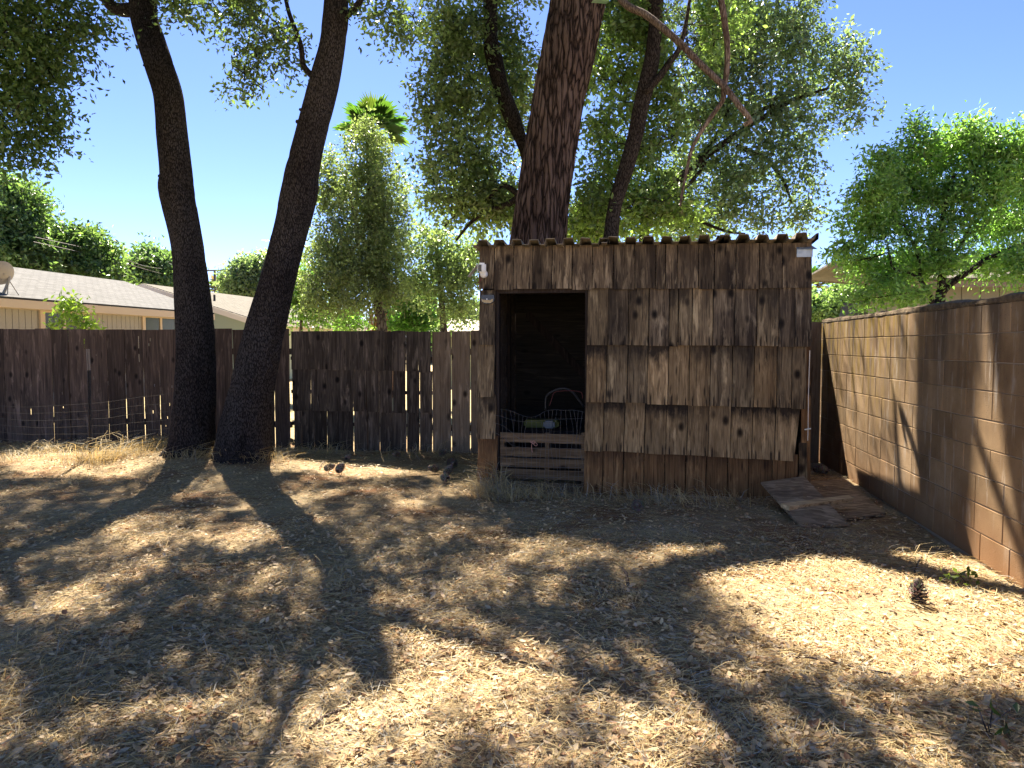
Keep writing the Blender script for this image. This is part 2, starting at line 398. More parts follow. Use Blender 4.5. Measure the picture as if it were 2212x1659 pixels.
M['pole'] = plain_noise('grey_pole_wood', (.10, .085, .075), (.17, .145, .125), 8, .9, .2)
M['dish'] = mat_new('grey_dish', (.32, .29, .26), .5)
M['skirt'] = plain_noise('dead_frond_thatch', (.15, .08, .04), (.34, .21, .12), 14, .95, .3, stretch=(1, 1, .2))

# ------------------------------------------------------------------ ground
def hgt(x, y):
    x = np.asarray(x, float); y = np.asarray(y, float)
    inside = np.clip((10.5 - np.abs(y - 4.5) * 1.0) / 2, 0, 1) * np.clip((9 - np.abs(x + 4)) / 2, 0, 1)
    h = (fbm(x * .8, y * .8, 3) - .5) * .10 + (fbm(x * 4, y * 4, 9) - .5) * .035
    h = h * inside * np.clip((9.75 - y) / .6, .25, 1)
    for (mx, my, a, w) in ((-5.75, 8.35, .09, .55), (-4.9, 8.15, .09, .6), (2.2, 4.5, .07, .6), (-7.4, 8.6, .05, .8)):
        h = h + a * np.exp(-((x - mx) ** 2 + (y - my) ** 2) / (2 * w * w))
    return h
def axis(a, b, step, lo, hi):
    left = [a - 1.35 ** k for k in range(0, 40) if a - 1.35 ** k > lo]; right = [b + 1.35 ** k for k in range(0, 40) if b + 1.35 ** k < hi]
    return np.array([lo] + left[::-1] + list(np.arange(a, b + 1e-6, step)) + right + [hi])
gx = axis(-12, 3, .08, -700, 700); gy = axis(0, 11, .08, -60, 1500)
GX, GY = np.meshgrid(gx, gy); GZ = hgt(GX, GY)
V = np.stack([GX.ravel(), GY.ravel(), GZ.ravel()], 1); nx, ny = len(gx), len(gy)
I = np.arange(nx * ny).reshape(ny, nx)
P = np.stack([I[:-1, :-1].ravel(), I[:-1, 1:].ravel(), I[1:, 1:].ravel(), I[1:, :-1].ravel()], 1)
ground = tag(fast_mesh('ground', V, P, 4, M['soil'], smooth=True), 'reddish brown soil of the yard under the dry litter', 'ground', kind='structure')

# ------------------------------------------------------------------ block wall
WX = 2.465
wall = tag(empty('block_wall', (WX + .1, 6.5, 0)), 'tan concrete block wall with lichen and crumbling cap along the yard', 'wall')
WT = [0]
def wall_top(y): return 1.84
def block_mesh(L, H, seed):
    rr = random.Random(seed); bm = bmesh.new()
    D = .19; n = 4
    xs = [0, .006, D]; g = .005
    def ring(x, ins): return [bm.verts.new((x, a, b)) for a, b in ((ins, ins), (L - ins, ins), (L - ins, H - ins), (ins, H - ins))]
    f = ring(0, .004); e = ring(.005, 0); b = ring(D, 0)
    bm.faces.new(f)
    for A, B in ((f, e), (e, b)):
        for i in range(4): bm.faces.new((A[i], A[(i + 1) % 4], B[(i + 1) % 4], B[i]))
    bm.faces.new(b[::-1]); bmesh.ops.recalc_face_normals(bm, faces=bm.faces)
    me = bpy.data.meshes.new('block'); bm.to_mesh(me); bm.free(); me.materials.append(M['block']); return me
COURSE, HB = .204, .1985
full_b = [block_mesh(.3945, HB, 1)]; half_b = block_mesh(.1945, HB, 2)
rr = random.Random(5)
for k in range(9):
    y = 2.6 + (0 if k % 2 else -.2) + rr.choice((0, 0, .1, -.1)) * (1 if k % 3 == 0 else 0); z = .01 + k * COURSE
    while y < 9.92:
        half = rr.random() < .12
        L = .2 if half else .4
        if y + L > 10.05:
            half = True; L = .2
        data_obj('block', half_b if half else full_b[0], wall, (WX + rr.uniform(-.0012, .0012), y, z + rr.uniform(-.0015, .0015)))
        y += L
MB().box(WX + .007, WX + .175, 2.4, 9.96, -.1, 1.835).build('mortar_core', M['mortar'], wall)
# lumpy cap
V = []; F = []
ys = np.arange(2.4, 10.0, .05); ring_n = 7
for i, yy in enumerate(ys):
    n0 = fbm(yy * 2.1, 3.3, 5); n1 = fbm(yy * 9, 1.3, 8)
    w0 = .012 * (n1 - .5); h0 = .035 + .05 * n0 + .03 * (n1 - .5)
    for (px, pz) in ((0, 0), (-.004, .25), (0, .7), (.05, 1.0), (.12, 1.05), (.185, .8), (.195, 0)):
        V.append((WX + px + w0 * 2 * fbm(yy * 14, px * 30, 2), yy, 1.842 + pz * h0 + (.012 * (fbm(yy * 17, px * 40, 4) - .5) if pz else 0)))
for i in range(len(ys) - 1):
    for k in range(ring_n):
        k2 = (k + 1) % ring_n; F.append((i * ring_n + k, i * ring_n + k2, (i + 1) * ring_n + k2, (i + 1) * ring_n + k))
F.append(tuple(range(ring_n))); F.append(tuple(range((len(ys) - 1) * ring_n, len(ys) * ring_n))[::-1])
mesh_obj('mortar_cap', V, F, M['cap'], wall)

# ------------------------------------------------------------------ board builder (front is -y)
def board(name, parent, mat, tl, tr, br, bl, y_top, y_bot, th=.02, rag=.003, jit=.002, nx=3, nz=2, rr=random):
    """tl.. are (x,z); the front face leans from y_top to y_bot"""
    fr = []; bk = []
    cup = rr.uniform(-.004, .004)
    for j in range(nz + 1):
        t = j / nz
        for i in range(nx + 1):
            s = i / nx
            x = (tl[0] * (1 - s) + tr[0] * s) * (1 - t) + (bl[0] * (1 - s) + br[0] * s) * t
            z = (tl[1] * (1 - s) + tr[1] * s) * (1 - t) + (bl[1] * (1 - s) + br[1] * s) * t
            if i in (0, nx): x += rr.uniform(-jit, jit)
            if j in (0, nz): z += rr.uniform(-rag, rag)
            y = y_top * (1 - t) + y_bot * t + cup * (2 * s - 1) ** 2
            fr.append((x, y, z)); bk.append((x, y + th, z))
    n = len(fr); F = []
    w = nx + 1
    for j in range(nz):
        for i in range(nx):
            a = j * w + i
            F.append((a, a + w, a + w + 1, a + 1)); F.append((n + a, n + a + 1, n + a + w + 1, n + a + w))
    for i in range(nx):
        F.append((i, i + 1, n + i + 1, n + i)); q = nz * w
        F.append((q + i + 1, q + i, n + q + i, n + q + i + 1))
    for j in range(nz):
        a = j * w; F.append((a + w, a, n + a, n + a + w)); a = j * w + nx; F.append((a, a + w, n + a + w, n + a))
    c = [sum(v[k] for v in fr) / n for k in range(3)]
    return mesh_obj(name, fr + bk, F, mat, parent, loc=c)
def holed_board(name, parent, mat, x0, x1, z0, z1, y, holes, th=.02, rr=random, g_in=0):
    """vertical board with slots: holes are (hx0,hx1,hz0,hz1) in metres"""
    xs = sorted({x0, x1} | {h[0] for h in holes} | {h[1] for h in holes}); zs = sorted({z0, z1} | {h[2] for h in holes} | {h[3] for h in holes})
    V = []; F = []; w = len(xs)
    zs = sorted(set(zs) | {.62, 1.0, 1.35})
    wob = [rr.uniform(-.003, .003) for _ in zs]
    ins = [g_in * (1 if z < 1.1 else .2) * rr.uniform(.5, 1.2) for z in zs]
    for yy in (y, y + th):
        for j, z in enumerate(zs):
            for i, x in enumerate(xs): V.append((x + wob[j] + (ins[j] if i == 0 else -ins[j] if i == w - 1 else 0), yy, z))
    n = len(V) // 2
    solid = {}
    for j in range(len(zs) - 1):
        for i in range(w - 1):
            cx, cz = (xs[i] + xs[i + 1]) / 2, (zs[j] + zs[j + 1]) / 2
            solid[i, j] = not any(h[0] < cx < h[1] and h[2] < cz < h[3] for h in holes)
    for (i, j), s in solid.items():
        if not s: continue
        a = j * w + i
        F.append((a, a + 1, a + w + 1, a + w)); F.append((n + a, n + a + w, n + a + w + 1, n + a + 1))
        for di, dj, p, q in ((-1, 0, a + w, a), (1, 0, a + 1, a + w + 1), (0, -1, a, a + 1), (0, 1, a + w + 1, a + w)):
            if not solid.get((i + di, j + dj), False): F.append((q, p, n + p, n + q))
    return mesh_obj(name, V, F, mat, parent, loc=((x0 + x1) / 2, y, (z0 + z1) / 2))

# ------------------------------------------------------------------ fence
FY = 9.90
def z4(zx, zy): return zx * .3111, 516.2 + zy * .3111
def z5(zx, zy): return (700 + zx / 2.911) / 1.3562, (850 + zy / 2.911) / 1.3562
def fxz(p, y=FY):
    q = at(p[0], p[1], y=y); return q.x, q.z
rr = random.Random(3)
fence = tag(empty('wooden_fence', (-6.5, FY, 0)), 'old dark board fence with light slits behind the two oak trunks', 'fence')
edges = [-900, -780, -660, -540, -420, -300, -190, -85, 20, 125, 240, 352, 470, 592, 735, 860, 985, 1100, 1222, 1350, 1490, 1612, 1735, 1895, 2006]
for i in range(len(edges) - 1):
    a, b = edges[i], edges[i + 1]
    x0, zt = fxz(z4(a, 627 + rr.uniform(-6, 6))); x1, _ = fxz(z4(b, 627))
    if zt < 1.7: zt = 1.78
    g = rr.choice((.0, .001, .003, .006, .008, .011)); x0 += .001; x1 -= .001; wd = x1 - x0; holes = []
    spots = {9: [(.55, .45, .12), (.6, .9, .03)], 11: [(.52, .78, .04), (.55, .56, .03)], 13: [(.45, 1.4, .01), (.3, 1.02, .05)], 15: [(.75, 1.3, .4)], 16: [(.45, 1.62, .05), (.62, .92, .04), (.5, .5, .05), (.35, 1.55, .04)], 17: [(.5, .62, .05), (.35, .42, .04), (.65, .9, .04), (.25, .3, .03)], 22: [(.3, .62, .03)], 12: [(.86, 1.5, .16)], 8: [(.6, .6, .08)], 20: [(.7, .52, .02)]}
    for (fx, z, h) in spots.get(i, []):
        hx = x0 + wd * fx; holes.append((hx, hx + rr.uniform(.010, .018), z, z + h))
    if rr.random() < .4 and i < 19:
        for _ in range(rr.randint(1, 3)):
            hx = x0 + wd * rr.uniform(.25, .75); z = rr.uniform(.5, 1.3); holes.append((hx, hx + .006, z, z + rr.uniform(.03, .10)))
    holed_board('fence_board', fence, M['fence'], x0, x1, -.03, zt, FY + rr.uniform(-.009, .009), holes, th=.009, rr=rr, g_in=g)
xl = fxz(z4(-900, 700))[0]; xr = fxz(z4(2006, 700))[0]
for z in (.32, 1.42): MB().box(xl, xr, FY + .032, FY + .075, z, z + .09).build('rail', M['dark_timber'], fence, loc=((xl + xr) / 2, FY + .05, z))
for x in (-11.3, -8.9, -6.4, -3.9): MB().box(x, x + .09, FY + .08, FY + .17, 0, 1.6).build('post', M['dark_timber'], fence, loc=(x, FY + .1, .8))

patch = tag(empty('patched_fence_panel', (-2.5, FY, 0)), 'fence panel patched with three rows of short overlapping grey boards', 'fence panel')
def row(e, top, bot, yoff, mat, dark=()):
    for i in range(len(e) - 1):
        a, b = e[i], e[i + 1]; g = rr.uniform(.002, .006)
        if (a, b) in SL: g = SL[(a, b)]
        ta = top[0] + (top[1] - top[0]) * (a - 430) / 1210; tb = top[0] + (top[1] - top[0]) * (b - 430) / 1210
        ba = bot[0] + (bot[1] - bot[0]) * (a - 430) / 1210; j = rr.uniform(-6, 6)
        x0, z0 = fxz(z5(a, ta + j), FY + yoff); x1, z1 = fxz(z5(b, ta + j), FY + yoff); _, zb = fxz(z5(a, ba + rr.uniform(-5, 5)), FY + yoff)
        zb = max(zb, -.03) if zb > .1 else -.03
        board('patch_board', patch, M['fence_patch'], (x0 + g, z0), (x1, z1), (x1 - rr.uniform(0, .004), zb), (x0 + g, zb), FY + yoff + .012, FY + yoff, .018, rr=rr)
SL = {(430, 592): .02, (440, 548): .02, (455, 530): .022, (968, 1080): .008, (1080, 1190): .014, (1305, 1415): .014, (1415, 1535): .022, (1190, 1305): .012, (1090, 1195): .016, (968, 1090): .02, (1195, 1310): .012, (1425, 1535): .013, (1535, 1645): .012, (745, 858): .008, (605, 660): .008, (530, 637): .008}
row([430, 592, 750, 910, 1068, 1230, 1302, 1420, 1525, 1632], (345, 355), (672, 700), -.03, None)
row([440, 548, 605, 660, 750, 860, 968, 1080, 1190, 1305, 1415, 1535, 1645], (660, 690), (1024, 1050), -.012, None)
row([455, 530, 637, 745, 858, 910, 968, 1090, 1195, 1310, 1425, 1535, 1645], (1010, 1036), (1372, 1392), .006, None)
xl = fxz(z5(430, 700))[0]; xr = fxz(z5(1645, 700))[0]
for z in (.36, .84, 1.34): MB().box(xl, xr, FY + .045, FY + .085, z, z + .05).build('rail', M['dark_timber'], patch, loc=((xl + xr) / 2, FY + .06, z))

newer = tag(empty('lighter_fence_panel', (-.9, FY, 0)), 'lighter brown fence boards between the patched panel and the shed', 'fence panel')
for a, b, t in ((1648, 1806, 358), (1812, 1969, 350), (1975, 2140, 343), (2146, 2310, 343)):
    x0, z0 = fxz(z5(a, t)); x1, z1 = fxz(z5(b, t - 3))
    board('fence_board', newer, M['fence_new'], (x0, z0), (x1, z1), (x1 - .004, -.03), (x0 + .002, -.03), FY, FY - .004, .02, rr=rr)
x0 = fxz(z5(1640, 400))[0]; x1 = fxz(z5(2310, 400))[0]
for z in (.32, 1.42): MB().box(x0, x1, FY + .032, FY + .075, z, z + .09).build('rail', M['fence_new'], newer, loc=((x0 + x1) / 2, FY + .05, z))
corner = tag(empty('corner_fence_panel', (2.1, FY, 0)), 'brown fence boards in the narrow gap between shed and block wall', 'fence panel')
for i in range(5):
    x0 = 1.42 + i * .208
    board('fence_board', corner, M['fence_new'], (x0, 1.86), (x0 + .2, 1.86), (x0 + .2, -.03), (x0, -.03), FY, FY, .02, rr=rr)
MB().box(1.4, 2.44, FY + .024, FY + .07, 1.4, 1.49).build('rail', M['dark_timber'], corner, loc=(1.9, FY, 1.4))

# ------------------------------------------------------------------ shed
SY = 7.55
def z6(zx, zy): return 995.4 + zx * .37776, 479.3 + zy * .37776
def sxz(zx, zy, y=SY):
    q = at(*z6(zx, zy), y=y); return q.x, q.z
shed = tag(empty('wooden_shed', (.1, SY, 0)), 'weathered wooden shed of overlapping boards with dark open doorway and corrugated roof', 'shed')
rr = random.Random(21)
def shed_row(e, top, bot, mat, k, parent=shed, name='wall_board', tilt=.034, skew=None):
    """e edges in photo zoom px, top/bot = (left,right) rows"""
    for i in range(len(e) - 1):
        a, b = e[i], e[i + 1]; lo, hi = e[0], e[-1] if e[-1] > e[0] else e[0] + 1
        ta = top[0] + (top[1] - top[0]) * (a - lo) / (hi - lo); tb = top[0] + (top[1] - top[0]) * (b - lo) / (hi - lo)
        j = rr.uniform(-4, 4)
        ba = bot[0] + (bot[1] - bot[0]) * (a - lo) / (hi - lo) + j; bb = bot[0] + (bot[1] - bot[0]) * (b - lo) / (hi - lo) + j
        yo = SY - .004 * (i % 2)
        xa, za = sxz(a, ta); xb, zb = sxz(b, tb); xc, zc = sxz(b + (skew or (lambda q: 0))(b), bb); xd, zd = sxz(a + (skew or (lambda q: 0))(a), ba)
        g = rr.uniform(.0028, .0052)
        mt = mat if not isinstance(mat, (list, tuple)) else rr.choice(mat)
        board(name, parent, mt, (xa + g, za), (xb - g, zb), (xc - g, max(zc, -.02)), (xd + g, max(zd, -.02)), yo + rr.uniform(-.002, .002), yo - tilt, .017, rag=.002, jit=.0015, rr=rr)
ST, SM, SN, SLW = M['shed_top'], M['shed_mid'], M['shed_tan'], M['shed_low']
shed_row([107, 195, 305, 413, 525, 640, 755, 875, 997, 1117, 1173, 1240, 1360, 1452, 1575, 1708, 1838, 2010], (138, 118), (387, 382), ST, 0, skew=lambda q: -4)
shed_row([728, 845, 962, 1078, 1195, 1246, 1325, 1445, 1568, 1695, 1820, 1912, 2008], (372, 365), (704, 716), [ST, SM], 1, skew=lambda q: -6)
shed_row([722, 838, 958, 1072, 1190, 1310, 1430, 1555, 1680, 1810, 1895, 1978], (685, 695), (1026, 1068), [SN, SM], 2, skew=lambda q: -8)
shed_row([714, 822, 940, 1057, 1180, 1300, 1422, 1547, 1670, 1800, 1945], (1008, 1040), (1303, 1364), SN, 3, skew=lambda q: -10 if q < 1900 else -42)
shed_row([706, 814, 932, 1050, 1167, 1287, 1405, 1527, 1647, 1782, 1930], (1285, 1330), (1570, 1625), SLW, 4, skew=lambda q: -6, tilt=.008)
shed_row([1932, 1980], (1262, 1265), (1625, 1628), SN, 5, name='corner_board', tilt=.03)
shed_row([1945, 2002], (700, 700), (1640, 1640), SLW, 6, name='corner_post', tilt=-.02)
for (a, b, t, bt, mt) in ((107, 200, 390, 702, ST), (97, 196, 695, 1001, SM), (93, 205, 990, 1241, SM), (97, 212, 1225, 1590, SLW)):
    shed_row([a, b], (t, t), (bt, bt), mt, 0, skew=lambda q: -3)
# doorway frame
def zbox(name, a, b, t, bt, y0, y1, mat):
    x0, z1 = sxz(a, t); x1, z0 = sxz(b, bt); z0 = max(z0, -.03)
    return MB().box(x0, x1, y0, y1, z0, z1).build(name, mat, shed, loc=((x0 + x1) / 2, (y0 + y1) / 2, (z0 + z1) / 2))
zbox('door_jamb', 200, 217, 385, 1590, SY + .018, SY + .10, M['dark_timber'])
zbox('door_jamb', 712, 729, 385, 1600, SY + .018, SY + .10, M['dark_timber'])
zbox('door_lintel', 190, 740, 372, 402, SY + .024, SY + .09, M['dark_timber'])
XL, ZT = sxz(107, 150); XR, _ = sxz(2005, 150); SB = 9.74
# side, back and inner walls
for k in range(9):
    z0 = k * .285 + .005
    for x, nm in ((XL + .012, 'side_plank'), (XR - .05, 'side_plank')):
        zz = min(z0 + .279, 2.45)
        MB().box(x + .014 * (k % 2), x + .014 * (k % 2) + .018, SY + .02, SB, z0 - .012, zz + .012).build(nm, M['shed_side'], shed, loc=(x, (SY + SB) / 2, (z0 + zz) / 2))
    zz = min(z0 + .281, 2.44)
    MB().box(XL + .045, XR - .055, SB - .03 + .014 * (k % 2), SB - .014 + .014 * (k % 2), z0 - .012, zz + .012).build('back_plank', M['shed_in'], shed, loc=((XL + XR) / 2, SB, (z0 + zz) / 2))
for y in (8.25, 9.0): MB().box(XL + .04, XL + .085, y, y + .09, 0, 2.5).build('wall_stud', M['dark_timber'], shed, loc=(XL, y, 1.2))
p0 = Vector((XL + .2, SB - .06, 2.0)); p1 = Vector((XL + 1.6, SB - .06, .5))
d = (p1 - p0).normalized(); n = Vector((-d.z, 0, d.x)) * .05
MB().hexa([p0 - n, p1 - n, p1 - n + Vector((0, .02, 0)), p0 - n + Vector((0, .02, 0)), p0 + n, p1 + n, p1 + n + Vector((0, .02, 0)), p0 + n + Vector((0, .02, 0))]).build('brace', M['dark_timber'], shed, loc=tuple((p0 + p1) / 2))
for x in (XL + .012, XR - .05):
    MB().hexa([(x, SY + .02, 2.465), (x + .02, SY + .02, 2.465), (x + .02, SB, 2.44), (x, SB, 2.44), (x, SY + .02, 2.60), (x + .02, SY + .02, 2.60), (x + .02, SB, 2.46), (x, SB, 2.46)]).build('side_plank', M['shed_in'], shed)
# corrugated roof: three lapped sheets
def roof_sheet(x0, x1, lift, seed):
    q = random.Random(seed); prof = []; x = x0; per = .1815
    while x < x1:
        h = q.uniform(.048, .062); a = q.uniform(-.006, .006)
        prof += [(x, 0), (x + .050 + a, 0), (x + .066 + a, h), (x + .158 + a, h + q.uniform(-.006, .006)), (x + .174, 0)]; x += per
    prof = [(min(a, x1), b) for a, b in prof]
    V = []; F = []; ny_ = 7; th = .006
    zl = sxz(107, 150)[1] + .008; zr = sxz(2010, 128)[1] + .012
    for j in range(ny_):
        t = j / (ny_ - 1); yy = SY - .15 + t * (SB + .2 - SY + .15)
        for (a, b) in prof:
            zz = zl + (zr - zl) * (a - XL) / (XR - XL) - t * .16 + lift
            dj = q.uniform(-.008, .008) if j == 0 else 0
            V.append((a, yy + dj, zz + b))
    n = len(V); w = len(prof); V += [(a, b, c + th) for a, b, c in V]
    for j in range(ny_ - 1):
        for i in range(w - 1):
            a = j * w + i; F.append((a, a + w, a + w + 1, a + 1)); F.append((n + a, n + a + 1, n + a + w + 1, n + a + w))
    for i in range(w - 1): F.append((i, i + 1, n + i + 1, n + i)); a = (ny_ - 1) * w + i; F.append((a + 1, a, n + a, n + a + 1))
    for j in range(ny_ - 1): a = j * w; F.append((a + w, a, n + a, n + a + w)); a = j * w + w - 1; F.append((a, a + w, n + a + w, n + a))
    return mesh_obj('roof_sheet', V, F, M['roof_metal'], shed)
roof_sheet(XL - .05, XL + 1.40, 0, 1); roof_sheet(XL + 1.31, XL + 2.52, .009, 2); roof_sheet(XL + 2.42, XR + .03, .018, 3)
for y in (SY + .03, 8.6, SB - .1):
    zz = 2.50 - (y - SY) * .075
    MB().box(XL + .05, XR - .06, y, y + .045, zz - .09, zz).build('roof_beam', M['dark_timber'], shed, loc=((XL + XR) / 2, y, zz))
# metal flashing folded over the corner
a = sxz(1922, 127, SY - .05); b = sxz(2012, 200, SY - .05)
x0, zt = a; x1, zb = b
mb = MB(); mb.box(x0, x1, SY - .054, SY - .05, zb, zt - .055)
mb.hexa([(x0, SY - .056, zt - .055), (x1 + .035, SY - .09, zt - .06), (x1 + .01, SY + .06, zt + .0), (x0, SY + .06, zt + .005), (x0, SY - .056, zt - .052), (x1 + .035, SY - .09, zt - .057), (x1 + .01, SY + .06, zt + .003), (x0, SY + .06, zt + .008)])
mb.build('flashing', M['flash'], shed)

# security camera and solar light on the shed
def zp(zx, zy, y): return at(*z6(zx, zy), y=y)
c0 = zp(120, 262, SY - .12)
sc = tag(empty('security_camera', zp(135, 300, SY - .03)), 'white security camera on a bracket at the top corner of the shed', 'camera')
def rbox(name, c, sx, sy, sz, mat, parent, bev=.008, rot=(0, 0, 0)):
    bm = bmesh.new(); bmesh.ops.create_cube(bm, size=1); bmesh.ops.scale(bm, vec=(sx, sy, sz), verts=bm.verts)
    bmesh.ops.bevel(bm, geom=bm.edges[:], offset=bev, segments=2, affect='EDGES')
    me = bpy.data.meshes.new(name); bm.to_mesh(me); bm.free(); me.materials.append(mat)
    return data_obj(name, me, parent, c, rot)
rbox('camera_body', c0, .09, .13, .10, M['white_plastic'], sc, .016, (R(4), 0, R(12)))
rbox('camera_window', c0 + Euler((R(4), 0, R(12))).to_matrix() @ Vector((-.018, -.0625, -.004)), .038, .012, .075, M['black_plastic'], sc, .004, (R(4), 0, R(12)))
c1 = zp(132, 298, SY - .075)
bm = bmesh.new(); bmesh.ops.create_uvsphere(bm, u_segments=20, v_segments=12, radius=.043)
me = bpy.data.meshes.new('mount_ball'); bm.to_mesh(me); bm.free(); me.materials.append(M['white_plastic']); me.polygons.foreach_set('use_smooth', [True] * len(me.polygons))
data_obj('mount_ball', me, sc, c1)
MB().tube([c1, (c1.x, SY - .028, c1.z)], .03, 16).build('mount_plate', M['white_plastic'], sc, True)
a = zp(95, 244, SY - .08); b = zp(42, 312, SY - .06)
MB().hexa([a + Vector((-.004, -.01, -.004)), b + Vector((-.004, -.01, -.004)), b + Vector((0, .11, 0)), a + Vector((0, .11, 0)), a + Vector((.0, -.01, .006)), b + Vector((0, -.01, .006)), b + Vector((.0, .11, .008)), a + Vector((0, .11, .008))]).build('solar_panel', M['white_plastic'], sc)
MB().tube([zp(118, 315, SY - .06), zp(112, 335, SY - .07), zp(95, 352, SY - .05)], .006, 6).build('cable', M['red_cord'], sc, True)
ln = tag(empty('solar_light', zp(152, 440, SY - .03)), 'small black solar motion light with amber lens beside the doorway', 'light')
def prism(name, pts, y0, y1, mat, parent):
    n = len(pts); V = [(p[0], y0, p[1]) for p in pts] + [(p[0], y1, p[1]) for p in pts]
    F = [tuple(range(n))[::-1], tuple(range(n, 2 * n))] + [(i, (i + 1) % n, n + (i + 1) % n, n + i) for i in range(n)]
    bm = bmesh.new(); vs = [bm.verts.new(v) for v in V]; [bm.faces.new([vs[k] for k in f]) for f in F]; bmesh.ops.recalc_face_normals(bm, faces=bm.faces)
    me = bpy.data.meshes.new(name); bm.to_mesh(me); bm.free(); me.materials.append(mat); return data_obj(name, me, parent)
q = lambda pts: [sxz(a, b, SY - .06) for a, b in pts]
prism('housing', q([(119, 418), (190, 418), (192, 444), (188, 456), (172, 467), (134, 467), (119, 456), (116, 440)]), SY - .065, SY - .02, M['black_plastic'], ln)
prism('lens', q([(119, 442), (135, 447), (170, 447), (185, 440), (184, 455), (170, 463), (136, 463), (121, 454)]), SY - .072, SY - .0655, M['amber'], ln)
s = sxz(150, 442, SY - .075)
MB().tube([(s[0], SY - .082, s[1]), (s[0], SY - .066, s[1])], .007, 12).build('motion_sensor', M['white_plastic'], ln)

# pallet across the doorway
pal = tag(empty('wooden_pallet', (*sxz(460, 1540)[:1], SY + .06, 0)), 'wooden pallet standing on edge as a barrier in the shed doorway', 'pallet')
for (t, bt, tilt) in ((1203, 1256, 4), (1284, 1336, 3), (1345, 1397, 2), (1408, 1462, 3), (1478, 1533, 5)):
    x0, z1 = sxz(226, t, SY + .05); x1, _ = sxz(709, t, SY + .05); _, z0 = sxz(226, bt, SY + .05); dz = tilt * .0016
    board('slat', pal, M['pallet'], (x0, z1), (x1, z1 - dz), (x1, z0 - dz), (x0, z0), SY + .032, SY + .03, .016, rag=.003, rr=rr)
for a, b in ((226, 250), (482, 505), (690, 709)):
    x0, z1 = sxz(a, 1206, SY + .06); x1, _ = sxz(b, 1206, SY + .06)
    MB().box(x0, x1, SY + .05, SY + .13, 0, z1).build('stringer', M['pallet'], pal, loc=(x0, SY + .09, z1 / 2))
# wire netting in front of the pallet
net = tag(empty('wire_netting', (*sxz(460, 1540)[:1], SY - .06, 0)), 'sagging welded wire netting hung across the shed doorway', 'wire netting')
def zz6(pts, y): return [zp(a, b, y) for a, b in pts]
NY = SY - .035
topc = [(226, 1072), (262, 1074), (300, 1086), (355, 1108), (400, 1117), (440, 1108), (485, 1082), (540, 1074), (590, 1078), (640, 1076), (705, 1088)]
sec = [(190, 1105), (232, 1112), (290, 1132), (350, 1142), (410, 1141), (480, 1132), (560, 1128), (640, 1126), (700, 1124)]
hor = [topc, sec, [(190, 1150), (230, 1160), (280, 1195), (340, 1240), (420, 1242), (500, 1258), (600, 1262), (706, 1265)], [(186, 1200), (240, 1230), (300, 1280), (380, 1292), (480, 1300), (600, 1296), (704, 1300)],
       [(215, 1345), (300, 1340), (420, 1352), (560, 1350), (704, 1356)], [(220, 1390), (320, 1402), (470, 1398), (600, 1406), (702, 1402)], [(225, 1445), (340, 1450), (500, 1462), (702, 1455)], [(228, 1500), (400, 1508), (560, 1512), (700, 1515)]]
for h in hor: MB().tube(catmull([tuple(p) for p in zz6(h, NY)], .03), .0016, 4).build('wire', M['wire'], net)
def ytop(pl, x):
    for (a, b), (c, d) in zip(pl, pl[1:]):
        if a <= x <= c: return b + (d - b) * (x - a) / (c - a)
    return pl[-1][1]
for k in range(20):
    x = 234 + k * 24.3; t = ytop(topc, x); w = rr.uniform(-12, 12) + 14 * math.sin(k * .9)
    pts = [(x, t), (x + w * .4, t + 45), (x + w, 1200 + rr.uniform(-10, 10)), (x + w * .6 + rr.uniform(-6, 6), 1300), (x + rr.uniform(-8, 8), 1420), (x + rr.uniform(-6, 6), 1548)]
    pts = [(min(max(a, 222), 704), b) for a, b in pts]
    MB().tube(catmull([tuple(p) for p in zz6(pts, NY - .003)], .05), .0014, 4).build('wire', M['wire'], net)
tw = MB()
for pts in ([(405, 1262), (412, 1252), (425, 1256), (418, 1268), (402, 1262), (396, 1258), (402, 1252), (412, 1260)], [(410, 1262), (404, 1280), (406, 1300), (409, 1318)], [(412, 1262), (424, 1280), (438, 1276), (430, 1264), (414, 1258)]):
    tw.tube(catmull([tuple(p) for p in zz6(pts, NY - .012)], .006), .0028, 5)
tag(tw.build('twine_knot', M['pink_twine'], None, True), 'faded pink twine tied in a knot on the wire netting', 'twine')
# things inside the shed
hs = tag(empty('bent_tube', zp(600, 1050, 8.3)), 'curved black tube with a thin red cord inside the dark shed', 'tube')
MB().tube(catmull([tuple(zp(a, b, 8.3)) for a, b in ((484, 1075), (487, 1000), (520, 972), (560, 955), (600, 954), (640, 975), (680, 1025), (706, 1060))], .03), .013, 8).build('tube', M['black_tube'], hs, True)
MB().tube(catmull([tuple(zp(a, b, 8.27)) for a, b in ((506, 1052), (518, 1020), (532, 978), (570, 967), (640, 966), (690, 976), (696, 1010))], .03), .005, 6).build('red_cord', M['red_cord'], hs, True)
p = zp(465, 1172, 8.45)
tag(rbox('yellow_tub', (p.x, p.y, .62), .42, .22, .09, M['yellow'], None, .02), 'yellow-green plastic tub just behind the pallet in the shed', 'tub')
p = zp(505, 1178, 8.25)
tag(rbox('grey_jug', (p.x, p.y, .63), .13, .1, .09, M['grey_jug'], None, .02), 'small pale grey jug beside the yellow tub in the shed', 'jug')
tag(rbox('storage_crate', (XL + .95, 8.42, .285), 1.1, .62, .57, M['dark_timber'], None, .01), 'dark crate holding things behind the pallet inside the shed', 'crate')

